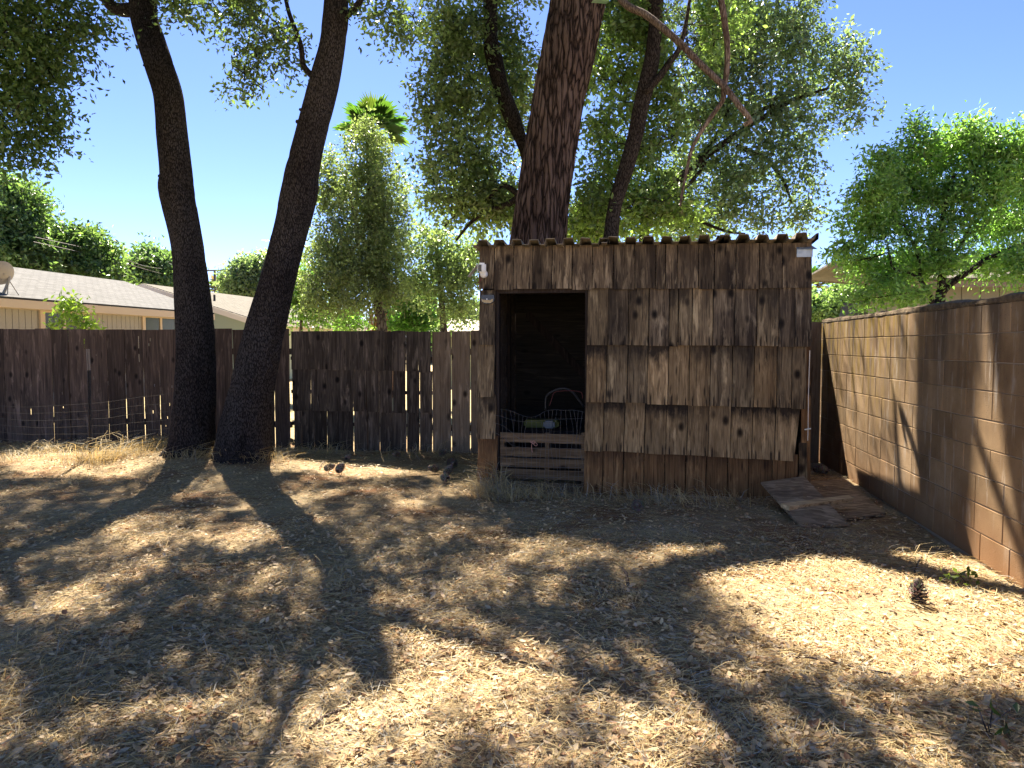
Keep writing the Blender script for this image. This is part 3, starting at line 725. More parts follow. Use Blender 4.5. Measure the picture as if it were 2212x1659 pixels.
# ------------------------------------------------------------------ trees: skeleton, twigs, leaves
def leaves_mesh(name, pos, axis_, size, wid, col, mat, parent, rng, fold=.35):
    n = len(pos)
    ax = axis_ / np.linalg.norm(axis_, axis=1, keepdims=True)
    rv = rng.normal(size=(n, 3)); rv[:, 2] += .5
    sd = np.cross(ax, rv); sd /= np.linalg.norm(sd, axis=1, keepdims=True) + 1e-9
    nm = np.cross(sd, ax)
    L = size[:, None]; w = (size * wid)[:, None]
    b = pos - ax * L * .5; t = pos + ax * L * .5 - nm * L * .08
    l = pos + sd * w * .5 + nm * w * fold * .5; r = pos - sd * w * .5 + nm * w * fold * .5
    V = np.stack([b, l, t, r], 1).reshape(-1, 3)
    i = np.arange(n) * 4
    T = np.stack([np.stack([i, i + 2, i + 1], 1), np.stack([i, i + 3, i + 2], 1)], 1).reshape(-1, 3)
    return fast_mesh(name, V, T, 3, mat, parent, np.repeat(col, 4, 0))
def blob_clusters(blobs, rng):
    out = []
    for (px, py, rx, ry, y, dy, n, r) in blobs:
        c = at(px, py, y=y); k = mpp(y)
        g = rng.normal(size=(n, 3)); g /= np.linalg.norm(g, axis=1, keepdims=True)
        q = rng.random(n) ** (1 / 2.4)
        p = np.array(c) + g * q[:, None] * np.array([rx * k, dy, ry * k])
        rad = r * rng.uniform(.6, 1.4, n)
        out.append(np.concatenate([p, rad[:, None]], 1))
    return np.concatenate(out)
DENS = 2.0
def crown_leaves(clus, per, leaf, rng, ca_, cb_, tone=.3, droop=.25):
    """leaves set along short random sprays round each cluster centre"""
    P = []; A = []; C = []
    ca_, cb_ = np.array(ca_), np.array(cb_)
    for (x, y, z, r) in clus:
        n = max(6, int(per * DENS * (r / .4) ** 2 * rng.uniform(.6, 1.4))); ns = max(3, n // 9)
        dirs = rng.normal(size=(ns, 3)); dirs[:, 2] *= .75; dirs /= np.linalg.norm(dirs, axis=1, keepdims=True)
        k = rng.integers(0, ns, n); t = rng.random(n) ** .6
        d = dirs[k] * (r * rng.uniform(.55, 1.55, ns)[k] * t)[:, None]
        d[:, 2] -= droop * r * t * t
        P.append(np.array([x, y, z]) + d + rng.normal(size=(n, 3)) * leaf * .7)
        a = dirs[k] + rng.normal(size=(n, 3)) * .8; a[:, 2] -= .25; A.append(a)
        tn = 1 + rng.uniform(-tone, tone)
        m = rng.random((n, 1)); C.append((ca_ * (1 - m) + cb_ * m) * 2.0 * np.array([.87, 1.03, 1.12]) * tn * rng.uniform(.8, 1.2, (n, 1)))
    return np.concatenate(P), np.concatenate(A), np.clip(np.concatenate(C), .004, 1)
def twigs(clus, skel, rng, r0=.016, sub=True):
    """thin branches from the skeleton out to every cluster; new ones can carry later ones"""
    mb = MB(); sk = np.array(skel, float)[:, :3]
    d0 = np.array([np.min(np.linalg.norm(sk - c[:3], axis=1)) for c in clus]); order = np.argsort(d0)
    pts = [tuple(p) for p in sk]; cap_n = np.array(pts)
    extra = []
    for ii, i in enumerate(order):
        c = clus[i, :3]
        allp = np.concatenate([cap_n, np.array(extra)]) if extra else cap_n
        dv = allp - c; dist = np.linalg.norm(dv, axis=1) + np.maximum(0, dv[:, 2]) * .5
        s = allp[np.argmin(dist)]; L = np.linalg.norm(c - s)
        if L < .02: continue
        n = max(3, min(7, int(L / .25))); off = rng.normal(size=3) * L * .10; line = []
        for j in range(n + 1):
            t = j / n; p = s + (c - s) * t + off * math.sin(math.pi * t) + np.array([0, 0, .08 * L * math.sin(math.pi * t)]) + (rng.normal(size=3) * .02 * L if 0 < j < n else 0)
            line.append(tuple(p))
        rb = min(.05, r0 * (.5 + .5 * L)); mb.tube(line, list(np.linspace(rb, rb * .3, n + 1)), 4, cap=False)
        extra += line[1:]
    return mb
def trunk_tube(mb, path, step=.06, n=18, lump=.06, seed=0, ridge=0):
    """path: (x,y,z,r)"""
    Q = catmull(path, step)
    def ring(i, k, p, t):
        s = mnoise.noise(Vector((math.cos(t) * 1.6 + seed, math.sin(t) * 1.6, p.z * .9)))
        v = 1 + lump * s
        if ridge:
            a = abs(mnoise.noise(Vector((math.cos(t) * 7 + seed, math.sin(t) * 7, p.z * 2.2))))
            v += ridge * (min(a * 2.2, .6) - .3)
        return v
    mb.tube([tuple(q[:3]) for q in Q], [q[3] for q in Q], n, ring=ring)
    return Q
def px_path(rows, y, dyl=None):
    """rows: (py,left,right) of a stem in the photo at depth y -> (x,y,z,r)"""
    out = []
    for i, (py, l, r) in enumerate(rows):
        yy = y + (dyl(i) if dyl else 0)
        p = at((l + r) / 2, py, y=yy); out.append((p.x, p.y, p.z, (r - l) / 2 * mpp(yy * 1.02)))
    return out
def line_path(pts, y, w0, w1):
    out = []
    for i, p in enumerate(pts):
        yy = p[2] if len(p) > 2 else y
        q = at(p[0], p[1], y=yy); t = i / (len(pts) - 1); out.append((q.x, q.y, q.z, (w0 + (w1 - w0) * t) / 2 * mpp(yy)))
    return out

# sun patches on the yard floor (photo px): leaves whose shade would fall there are not grown
LIT = [(280, 1171, 110, 20), (500, 1183, 75, 14), (405, 1228, 85, 24), (660, 1221, 95, 20), (815, 1225, 40, 16), (930, 1238, 70, 17), (110, 1290, 65, 20), (285, 1104, 45, 10), (395, 1062, 80, 13), (135, 1067, 24, 12),
       (650, 1082, 90, 15), (760, 1020, 175, 22), (835, 1068, 45, 10), (830, 1152, 22, 18), (200, 1008, 150, 24), (40, 1004, 60, 24), (10, 1366, 22, 18), (460, 1432, 26, 16),
       (1050, 1445, 75, 40), (830, 1550, 80, 55), (670, 1620, 80, 40), (980, 1640, 60, 26), (1160, 1480, 60, 55), (1340, 1630, 60, 30), (1255, 1220, 32, 20), (1290, 1260, 34, 10), (1110, 1330, 26, 10),
       (1370, 1640, 50, 20), (40, 1650, 60, 30), (1450, 1420, 40, 16), (1530, 1455, 40, 22), (60, 1240, 70, 18), (1480, 1560, 50, 18), (1700, 1610, 60, 16), (1990, 1600, 70, 16), (2150, 1640, 60, 20), (1850, 1500, 60, 10)]
POLY = [(1395, 1168), (1530, 1182), (1656, 1150), (2060, 1150), (2400, 1230), (2500, 1500), (2212, 1475), (2060, 1472), (1960, 1486), (1886, 1494), (1785, 1430), (1735, 1388), (1560, 1348), (1600, 1306), (1500, 1278), (1540, 1238), (1420, 1200)]
def in_poly(x, y, poly):
    r = np.zeros(x.shape, bool); j = len(poly) - 1
    for i in range(len(poly)):
        xi, yi = poly[i]; xj, yj = poly[j]
        r ^= ((yi > y) != (yj > y)) & (x < (xj - xi) * (y - yi) / (yj - yi + 1e-9) + xi); j = i
    return r
def lit_at(gx_, gy_):
    px, py = project(gx_, gy_, np.zeros_like(gx_))
    sc_ = np.clip((py - 747) / 500, .2, 1.4); wx = px + (fbm(gx_ * 3, gy_ * 3, 31) - .5) * 110 * sc_; wy = py + (fbm(gx_ * 3 + 9, gy_ * 3, 37) - .5) * 60 * sc_ ** 1.5
    r = in_poly(wx, wy, POLY)
    for (cx, cy_, a, b) in LIT: r |= ((wx - cx) / a) ** 2 + ((wy - cy_) / b) ** 2 < .85
    fle = fbm(gx_ * 1.7, gy_ * 1.7, 77) + .25 * (fbm(gx_ * 6, gy_ * 6, 78) - .5)
    r |= (fle > .76) & ((px > 700) | (py < 1300))
    r |= fbm(gx_ * 3.6, gy_ * 3.6, 83, 2) > np.where(gx_ > -1.5, .66, .685)
    r |= (py > 1380) & (px > 600) & (px < 1500) & (fle > .60)
    return r
def shade_ok(P):
    """False for leaves whose shade falls on a sun patch of the ground or on the sunny block wall"""
    gx_, gy_ = P[:, 0] + SHX * P[:, 2], P[:, 1] + SHY * P[:, 2]
    q = np.random.default_rng(len(P)); sp_ = .10 + .014 * np.maximum(P[:, 2], 0); bad = lit_at(gx_ + q.normal(size=len(P)) * sp_, gy_ + q.normal(size=len(P)) * sp_) & (gx_ < WX) & (gy_ < 9.9)
    t = (WX - P[:, 0]) / SHX; hz = P[:, 2] - t; hy = P[:, 1] + SHY * t
    bad |= (t > 0) & (hz > -.2) & (hz < 2.1) & (hy > 3.4) & (hy < 10)
    return ~bad

def tree(name, label, loc, bark_mat, stems, blobs, per, leaf, ca_, cb_, mat, seed, shade_clus=None, check=False, group=None, r0=.016, wid=.5, side=18, ridge=0, lump=.06, tone=.3, step=.06, droop=.25, skip_twigs=False):
    rng = np.random.default_rng(seed)
    t = tag(empty(name, loc), label, 'tree', group)
    mb = MB(); skel = []
    for k, st in enumerate(stems):
        Q = trunk_tube(mb, st, step, side if k == 0 else max(6, side // 2), lump, seed + k, ridge if k == 0 else ridge * .6)
        skel += [tuple(q[:3]) for q in Q[len(Q) // 3 if k == 0 else 2::max(1, int(.3 / step))]]
    mb.build('trunk', bark_mat, t, True)
    cl = blob_clusters(blobs, rng) if blobs else np.zeros((0, 4))
    allc = np.concatenate([cl, shade_clus[::2]]) if shade_clus is not None else cl
    if not skip_twigs: twigs(allc, skel, rng, r0).build('branches', bark_mat, t)['kind'] = 'stuff'
    sets = []
    if len(cl): sets.append((*crown_leaves(cl, per, leaf, rng, ca_, cb_, tone, droop), leaf))
    if shade_clus is not None: sets.append((*crown_leaves(shade_clus, 26, .135, rng, ca_, cb_, tone, droop), .135))   # unseen leaf clusters added above the view to shade the yard
    Z = np.concatenate([np.full(len(q[0]), q[3]) for q in sets]); P, A, C = (np.concatenate([q[i] for q in sets]) for i in range(3))
    if check:
        k = shade_ok(P); P, A, C, Z = P[k], A[k], C[k], Z[k]
    leaves_mesh('crown', P, A, Z * rng.uniform(.55, 1.35, len(P)), wid, C, mat, t, rng)  # the tree's own leaves plus any clusters added for shade
    return t

# unseen leaf clusters added overhead to shade the yard: sample the ground and climb the sun's ray
rng = np.random.default_rng(5)
nf = 6200
fgx = rng.uniform(-12.5, 3.2, nf); fgy = rng.uniform(-1.0, 9.6, nf)
keep = ~lit_at(fgx, fgy) & (rng.random(nf) < np.where(fgx < -.5, 1.0, .8)); fgx, fgy = fgx[keep], fgy[keep]
zmin = 3.1 + .72 * np.maximum(fgy, 0)
fz = zmin + .6 + rng.random(len(fgx)) * 7.0
fx = fgx - SHX * fz; fy = fgy - SHY * fz
over = np.stack([fx, fy, fz, rng.uniform(.26, .5, len(fx))], 1)
opx, opy = project(fx, fy, fz); vis = (opy > -70 - 700 / fy) & (opx > -150) & (opx < 2360); over = over[~vis]; fx = fx[~vis]
own = np.where(fx < -7.6, 0, np.where(fx < -5.3, 1, np.where(fx < -2.9, 2, np.where(fx < -.6, 3, 4))))

OAK1, OAK2 = (.045, .058, .024), (.078, .096, .040)
# the two leaning trunks
rowsA = [(1016, 322, 480), (996, 346, 468), (960, 365, 465), (900, 373, 466), (830, 378, 466), (745, 380, 462), (693, 378, 459), (543, 372, 441), (418, 345, 420), (376, 347, 416), (292, 340, 405), (209, 334, 395), (146, 315, 376), (84, 295, 355), (42, 284, 340), (0, 280, 335), (-150, 262, 308), (-330, 255, 292)]
rowsB = [(1030, 432, 616), (1005, 452, 600), (960, 464, 590), (920, 472, 588), (827, 499, 595), (712, 529, 614), (693, 535, 620), (543, 581, 652), (418, 610, 685), (376, 618, 688), (292, 639, 703), (209, 660, 723), (167, 671, 733), (104, 689, 744), (42, 698, 752), (0, 702, 752), (-150, 715, 760), (-330, 735, 772)]
YA, YB = 8.45, 8.28
A1 = line_path([(300, 20), (262, 22), (240, 12), (215, -20), (160, -70)], YA, 34, 20)
A2 = line_path([(316, 20), (350, -60), (400, -170)], YA, 30, 14)
A3 = line_path([(276, -200), (215, -330, 8), (150, -480, 7.4)], YA, 28, 12)
B1 = line_path([(672, 162), (655, 140), (650, 100), (636, 60), (622, 20), (610, -40)], YB, 14, 8)
B2 = line_path([(742, 40), (765, 18), (785, -8), (830, -70)], YB, 16, 9)
B3 = line_path([(725, -100), (690, -230, 7.6), (640, -400, 6.6)], YB, 28, 12)
B4 = line_path([(735, -150), (830, -280, 8.8), (950, -420, 9.0)], YB, 28, 12)
tree('oak_tree', 'leaning dark oak trunk nearest the wire fence and steel post', (px_path(rowsA, YA)[0][0], YA, 0), M['oak_bark'], [px_path(rowsA, YA), A1, A2, A3] + [line_path([(a + 22, b + 8), (a + 8, b + 2), (a, b)], YA - .02, w, w * .4) for a, b, w in ((345, 404, 26), (343, 380, 18), (310, 141, 12))],
     [(420, 15, 55, 26, YA - .2, .5, 14, .28), (365, 5, 40, 22, YA, .4, 8, .25), (260, -40, 60, 45, YA, .6, 16, .3)], 60, .075, OAK1, OAK2, M['leaf'], 101, over[own == 1], True, 'two leaning oaks in the yard', side=56, ridge=.10, step=.04, lump=.09)
tree('oak_tree', 'dark oak trunk leaning right with a short broken limb', (px_path(rowsB, YB)[0][0], YB, 0), M['oak_bark'], [px_path(rowsB, YB), B1, B2, B3, B4] + [line_path([(a + 20, b + 8), (a + 6, b + 2), (a, b)], YB - .02, w, w * .4) for a, b, w in ((647, 236, 14), (640, 262, 18))],
     [(560, 60, 72, 60, YB - .2, .5, 40, .26), (545, 150, 52, 52, YB - .1, .4, 30, .22), (620, 110, 30, 60, YB, .4, 10, .22), (500, 20, 60, 30, YB - .3, .4, 18, .25), (845, 30, 50, 45, YB + .3, .5, 26, .26), (790, 5, 30, 20, YB, .3, 6, .22), (510, 195, 22, 16, YB, .2, 7, .17)],
     62, .07, OAK1, OAK2, M['leaf'], 102, over[own == 2], True, 'two leaning oaks in the yard', side=56, ridge=.10, step=.04, lump=.09)
# oak leaning in from beyond the picture's edge
tree('overhanging_oak', 'dense shaded oak foliage hanging in from the top corner beside the tan house', (-8.9, 7.0, 0), M['oak_bark'],
     [[(-8.9, 7.0, -.1, .34), (-8.8, 7.05, 1.5, .27), (-8.4, 7.1, 3.5, .24), (-8.0, 7.2, 5.6, .2), (-7.6, 7.4, 8.0, .12)], [(-8.4, 7.1, 3.6, .12), (-7.9, 7.0, 4.3, .09), (-7.2, 6.9, 4.7, .05)], [(-8.1, 7.2, 5.0, .12), (-7.2, 7.0, 5.8, .08), (-6.4, 6.9, 6.2, .04)]],
     [(60, 60, 120, 80, 6.9, .7, 70, .3), (30, 190, 80, 90, 6.9, .6, 60, .28), (20, 310, 62, 80, 6.9, .6, 40, .25), (150, 30, 70, 45, 6.9, .5, 30, .26), (-120, 150, 130, 200, 7.0, .8, 60, .32), (90, 130, 50, 50, 6.9, .4, 22, .24), (85, 245, 30, 40, 6.9, .3, 12, .2)],
     62, .070, (.034, .054, .018), (.062, .088, .026), M['leaf_dull'], 103, over[own == 0], True, step=.1)

# pine behind the shed
rowsP = [(800, 1070, 1215), (640, 1088, 1216), (519, 1105, 1222), (412, 1121, 1229), (317, 1136, 1243), (222, 1152, 1257), (158, 1164, 1273), (95, 1176, 1287), (32, 1187, 1298), (0, 1192, 1305), (-70, 1202, 1312), (-140, 1218, 1312)]
YP = 10.9
pinepath = [(at(1128, 800, y=YP).x - .12, YP, -.1, .50)] + px_path(rowsP, YP)[1:]
PL1 = line_path([(1290, -100, 10.8), (1343, 0, 10.2), (1400, 35, 10.0), (1465, 90, 9.8), (1514, 140, 9.7), (1564, 187, 9.6), (1598, 230, 9.5), (1616, 252, 9.5), (1622, 262, 9.5), (1608, 270, 9.5)], YP, 17, 9)
PL2 = line_path([(1350, -330, 10.8), (1450, -200, 10.2), (1530, -110, 9.9), (1557, 0, 9.7), (1567, 62, 9.7), (1571, 100, 9.7), (1570, 150, 9.7), (1564, 190, 9.7), (1560, 218, 9.7), (1532, 258, 9.7), (1505, 300, 9.7), (1492, 330, 9.7), (1483, 370, 9.7), (1474, 414, 9.7), (1469, 445, 9.7)], YP, 15, 5)
tp_ = pinepath[-1]
PL4 = [(tp_[0] + .08, YP, tp_[2] - .35, .24), (tp_[0] + .3, 10.75, tp_[2] + .5, .21), (.15, 10.6, 9.2, .17), (.5, 10.4, 11, .12), (.9, 10.2, 14, .05)]  # unseen leader, placed for its shadow band on the wall
PL5 = [(tp_[0] - .08, YP, tp_[2] - .4, .25), (-1.25, 11.1, tp_[2] + .4, .22), (-1.75, 11.3, 8.6, .2), (-2.5, 11.6, 9.6, .17), (-3.2, 11.9, 11.5, .13), (-3.6, 12, 15, .05)]  # unseen leader, bent left to keep its shadow off the sunny ground
pine = tree('pine_tree', 'massive reddish brown pine trunk with plated bark rising behind the shed', (pinepath[0][0], YP, 0), M['pine_bark'], [pinepath, PL4, PL5],
     None, 50, .11, (.035, .055, .02), (.06, .085, .03), M['leaf_dull'], 104, over[own == 3], True, side=96, ridge=.11, step=.035, lump=.05)  # this crown is only the added shade clusters
for L in (PL1, PL2):
    mb = MB(); trunk_tube(mb, L, .05, 10, .12, 3); mb.build('bare_limb', M['dead_limb'], pine, True)

# oaks behind the fence
rowsC = [(720, 1150, 1180), (560, 1150, 1180), (420, 1140, 1168), (340, 1126, 1154), (300, 1112, 1138), (253, 1089, 1124), (190, 1066, 1099), (127, 1050, 1086), (95, 1045, 1077), (0, 1045, 1074), (-160, 1052, 1076), (-320, 1060, 1078)]
YC = 12.9
C2 = line_path([(1138, 410), (1100, 440), (1060, 452), (1020, 478), (985, 520)], YC, 16, 5)
C3 = line_path([(1120, 420), (1085, 400), (1050, 432), (1000, 450), (960, 490)], YC, 14, 4)
pc = px_path(rowsC, YC); pc[0] = (pc[0][0], YC, -.1, .22)
tree('oak_tree', 'oak with a curving dark stem and drooping foliage between palm and pine', (pc[0][0], YC, 0), M['black_bark'], [pc, C2, C3],
     [(985, 130, 80, 110, YC, .9, 46, .34), (1000, 260, 85, 90, YC, .9, 52, .34), (985, 360, 75, 70, YC, .9, 46, .34), (1060, 340, 60, 90, YC + .4, .8, 34, .34), (1050, 200, 80, 90, YC + .8, .8, 38, .34), (1005, 440, 80, 50, YC, .8, 32, .31), (935, 420, 28, 50, YC, .5, 14, .28), (1060, 60, 60, 70, YC + .5, .8, 36, .34), (940, 35, 60, 50, YC, .8, 24, .32), (1090, 450, 60, 60, YC + .5, .7, 40, .34), (1000, 90, 70, 60, YC, .8, 26, .32), (1080, -120, 130, 90, YC, 1.4, 60, .45), (1120, 210, 40, 110, YC + 1.2, .7, 40, .34), (1110, 120, 40, 60, YC + 1, .6, 16, .32), (930, 230, 40, 90, YC, .6, 20, .3)],
     40, .105, (.064, .078, .034), (.115, .132, .056), M['leaf'], 105, None, True, 'oaks behind the fence', step=.08, tone=.45)
rowsD = [(760, 1275, 1310), (600, 1292, 1325), (507, 1304, 1335), (443, 1314, 1343), (364, 1337, 1368), (285, 1358, 1390), (237, 1367, 1399), (174, 1382, 1415), (127, 1393, 1424), (79, 1399, 1428), (0, 1408, 1432), (-200, 1428, 1450), (-420, 1442, 1462), (-640, 1450, 1466)]
YD = 11.3
pd = px_path(rowsD, YD); pd[0] = (pd[0][0], YD, -.1, .24)
D3 = line_path([(1418, 40), (1408, -30), (1403, -150), (1402, -300), (1404, -460)], YD, 27, 36)  # mostly unseen leader, added to widen the trunk shadow on the wall
D4 = line_path([(1432, -60), (1437, -160), (1438, -300), (1440, -460)], YD, 25, 38)  # unseen leader, thickened upward to widen the same wall shadow
D2 = line_path([(1392, 200), (1425, 165), (1450, 130), (1466, 108), (1480, 60), (1490, 0)], YD - .1, 17, 7)
tree('oak_tree', 'tall oak with a dark trunk rising right of the pine amid bright green foliage', (pd[0][0], YD, 0), M['black_bark'], [pd, D2, D3, D4],
     [(1330, 300, 70, 120, YD + 1.2, .9, 50, .34), (1300, 430, 70, 80, YD + 1.0, .9, 46, .33), (1390, 380, 70, 100, YD + 1.3, .9, 46, .33), (1310, 150, 60, 100, YD + 1.2, .9, 36, .33), (1420, 120, 90, 100, YD + 1.0, 1, 52, .34), (1460, 250, 80, 100, YD + 1.2, .9, 44, .33), (1500, 60, 90, 80, YD + .8, .9, 60, .38), (1370, 40, 70, 60, YD + .4, .8, 40, .36), (1430, 460, 90, 50, YD + 1.4, .8, 44, .33), (1260, 480, 50, 50, YD + 1.5, .7, 34, .33), (1470, -160, 160, 110, YD, 1.4, 70, .45)],
     42, .105, (.062, .084, .030), (.118, .148, .046), M['leaf'], 106, None, True, 'oaks behind the fence', step=.08, tone=.5)
YE = 13.8
E0 = [(at(1390, 560, y=YE).x, YE, -.1, .24)] + line_path([(1390, 560), (1394, 490), (1400, 448), (1424, 426), (1452, 400), (1478, 380), (1527, 336), (1570, 305), (1620, 270), (1680, 235), (1740, 200)], YE, 24, 8)
E1 = line_path([(1425, 428), (1470, 412), (1500, 385), (1525, 350)], YE, 12, 6)
E2 = line_path([(1420, 448), (1465, 464), (1515, 480), (1570, 500), (1610, 505)], YE, 10, 4)
E3 = line_path([(1590, 315), (1650, 340), (1680, 372), (1698, 402), (1710, 440)], YE, 11, 4)
E4 = line_path([(1600, 290), (1640, 240), (1700, 222), (1760, 200), (1790, 190)], YE, 11, 5)
E5 = line_path([(1440, 410), (1482, 368), (1520, 330), (1565, 262), (1580, 200)], YE + .2, 13, 6)
tree('oak_tree', 'spreading oak with slender limbs and hanging sprays above the shed roof corner', (at(1390, 560, y=YE).x, YE, 0), M['black_bark'], [E0, E1, E2, E3, E4, E5],
     [(1640, 70, 90, 80, YE, .9, 62, .34), (1780, 140, 85, 70, YE, .7, 60, .30), (1600, 180, 110, 90, YE, .9, 70, .34), (1720, 250, 95, 55, YE, .7, 46, .28), (1835, 190, 40, 60, YE, .5, 24, .26), (1820, 262, 45, 25, YE, .4, 12, .22), (1640, 330, 90, 70, YE, .8, 46, .30), (1720, 370, 50, 90, YE, .6, 40, .26), (1560, 420, 80, 60, YE, .8, 36, .30), (1660, 460, 70, 50, YE, .6, 24, .25), (1735, 470, 30, 50, YE, .5, 18, .23), (1580, 60, 80, 70, YE + .3, .8, 40, .34), (1480, 490, 70, 30, YE + .5, .6, 24, .28), (1700, 20, 60, 40, YE, .8, 22, .30), (1520, 480, 90, 25, YE + 1, .6, 26, .3), (1640, -100, 120, 70, YE, 1, 40, .4), (1520, 130, 60, 90, YE + .6, .8, 44, .34), (1530, 260, 70, 80, YE + .6, .8, 46, .34), (1490, 380, 60, 70, YE + .8, .8, 40, .34), (1590, 380, 60, 60, YE + .5, .7, 24, .3), (1450, 20, 60, 60, YE + .8, .7, 24, .34), (1340, 40, 50, 60, YE + 1, .7, 20, .34), (1860, 130, 25, 30, YE, .3, 8, .2), (1740, 60, 40, 40, YE, .5, 16, .26)],
     36, .092, (.060, .076, .040), (.10, .12, .064), M['leaf'], 107, over[own == 4], True, 'oaks behind the fence', step=.08, tone=.4, r0=.013)
# ivory-green evergreen in front of the palm
YF = 16.0
F0 = [(at(828, 740, y=YF).x, YF, -.1, .14)] + line_path([(826, 712), (816, 660), (806, 615), (800, 540), (798, 450), (795, 360), (792, 290)], YF, 21, 5)
F1 = line_path([(805, 610), (770, 560), (735, 510), (705, 470)], YF, 9, 4)
F2 = line_path([(800, 560), (770, 480), (755, 420), (740, 370)], YF, 9, 4)
tree('evergreen_tree', 'tall bushy grey-green evergreen with a pale slim trunk in front of the palm', (F0[0][0], YF, 0), M['grey_bark'], [F0, F1, F2],
     [(795, 330, 55, 65, YF, .7, 46, .33), (800, 430, 85, 80, YF, .9, 80, .36), (720, 430, 55, 80, YF, .7, 40, .33), (780, 540, 105, 80, YF, 1, 100, .38), (710, 570, 65, 90, YF, .8, 56, .36), (850, 480, 40, 100, YF, .7, 40, .33), (790, 620, 85, 55, YF - .2, .8, 60, .36), (700, 640, 55, 40, YF, .6, 26, .33), (860, 600, 30, 60, YF, .6, 22, .3), (795, 275, 26, 26, YF, .4, 10, .25), (700, 350, 26, 50, YF, .5, 12, .28)],
     54, .085, (.068, .082, .042), (.115, .132, .066), M['leaf_dull'], 108, None, False, step=.1, tone=.35, droop=.1)
# pale loose shrub tree between the evergreen and the shed
YS = 15.0
tree('bushy_tree', 'pale glossy-leaved bushy tree just left of the shed camera', (at(960, 740, y=YS).x, YS, 0), M['grey_bark'], [[(at(960, 740, y=YS).x, YS, -.1, .1), (at(960, 740, y=YS).x, YS, 1.6, .08), (at(950, 600, y=YS).x, YS, 2.9, .05), (at(940, 520, y=YS).x, YS, 3.8, .03)]],
     [(950, 560, 65, 60, YS, .7, 44, .36), (1000, 610, 60, 60, YS, .7, 44, .36), (930, 510, 45, 30, YS, .5, 18, .3), (985, 665, 60, 25, YS, .6, 22, .32), (1020, 540, 40, 50, YS, .6, 22, .33), (910, 620, 30, 50, YS, .6, 14, .3)],
     50, .085, (.075, .092, .045), (.13, .15, .075), M['leaf'], 109, None, False, step=.15, tone=.35)
YG = 17.5
tree('green_shrub', 'vivid green leafy shrub beside the palm skirt behind the fence', (at(895, 740, y=YG).x, YG, 0), M['grey_bark'], [[(at(895, 740, y=YG).x, YG, -.1, .06), (at(895, 700, y=YG).x, YG, 1.6, .05), (at(890, 640, y=YG).x, YG, 2.6, .03)]],
     [(895, 650, 42, 45, YG, .6, 30, .36), (880, 695, 45, 30, YG, .6, 22, .33), (925, 690, 35, 30, YG, .6, 16, .33)], 60, .10, (.04, .085, .018), (.075, .14, .03), M['leaf'], 110, None, False, step=.2)
YK = 19
tree('green_shrub', 'bright green shrub by the green house roof and leaning oak trunk', (at(650, 740, y=YK).x, YK, 0), M['grey_bark'], [[(at(650, 740, y=YK).x, YK, -.1, .06), (at(650, 690, y=YK).x, YK, 2.0, .05), (at(655, 620, y=YK).x, YK, 2.9, .03)]],
     [(650, 610, 36, 45, YK, .6, 26, .4), (640, 655, 30, 30, YK, .5, 14, .35), (680, 680, 35, 25, YK, .6, 16, .36), (745, 690, 40, 22, YK, .6, 18, .36)], 55, .11, (.055, .095, .022), (.10, .16, .035), M['leaf'], 111, None, False, step=.2)
# sapling against the back of the fence
YSp = 10.25
sp = [(at(175, 715, y=YSp).x, YSp, 0, .018), (at(184, 760, y=YSp).x, YSp, 1.5, .012), (at(170, 690, y=YSp).x, YSp, 2.0, .008)]
tree('sapling', 'bright yellow-green sapling poking above the fence by the tan house window', (sp[0][0], YSp, 0), M['grey_bark'], [sp],
     [(150, 668, 22, 12, YSp, .15, 8, .13), (160, 655, 12, 8, YSp, .1, 4, .12), (165, 690, 18, 10, YSp, .12, 6, .12), (122, 706, 14, 6, YSp, .1, 4, .11), (192, 700, 14, 8, YSp, .1, 5, .12), (186, 740, 6, 24, YSp - .1, .03, 4, .07)], 110, .10, (.085, .12, .02), (.15, .19, .035), M['leaf'], 112, None, False, step=.1, r0=.005, wid=.38)
# far trees
def far_tree(label, px, base_y, y, blobs, ca_, cb_, seed, leaf=.2, per=46, name='tree', grp='far trees beyond the houses'):
    x = at(px, 700, y=y).x
    top = at(px, base_y, y=y).z
    tree(name, label, (x, y, 0), M['grey_bark'], [[(x, y, -.1, .3), (x + .1, y, top * .4, .22), (x, y, top * .75, .12), (x, y, top, .05)]], blobs, per, leaf, ca_, cb_, M['leaf'], seed, None, False, grp, step=.5, side=8, r0=.03, tone=.35)
DG1, DG2 = (.036, .055, .022), (.070, .098, .035)
far_tree('big dark green tree behind the tan house below the overhanging oak', 30, 420, 33, [(20, 460, 70, 70, 33, 2, 60, .9), (50, 530, 65, 60, 33, 2, 50, .9), (-40, 500, 80, 90, 33, 2, 40, .9), (90, 560, 35, 35, 33, 1.4, 16, .7)], DG1, DG2, 120, .27, 38)
far_tree('round green tree behind the tan house ridge, second from the dish', 180, 510, 36, [(185, 540, 48, 38, 36, 1.6, 40, .8), (150, 580, 50, 35, 36, 1.6, 30, .8), (215, 580, 38, 35, 36, 1.5, 26, .75), (130, 560, 30, 40, 36, 1.4, 16, .7)], DG1, (.088, .12, .04), 121, .27, 38)
far_tree('bluish green tree behind the gap beside the leaning oak trunk', 330, 550, 52, [(335, 585, 45, 40, 52, 2, 44, 1.1), (300, 605, 35, 30, 52, 2, 20, 1.0), (370, 600, 35, 40, 52, 2, 20, 1.0)], (.055, .085, .04), (.095, .125, .05), 122, .36, 40)
far_tree('hazy grey-green tree standing between the two leaning oak trunks', 545, 570, 58, [(545, 600, 36, 36, 58, 2, 36, 1.1), (530, 625, 28, 22, 58, 2, 16, 1.0), (590, 590, 30, 40, 58, 2, 18, 1.0)], (.08, .10, .055), (.13, .15, .08), 123, .38, 40)
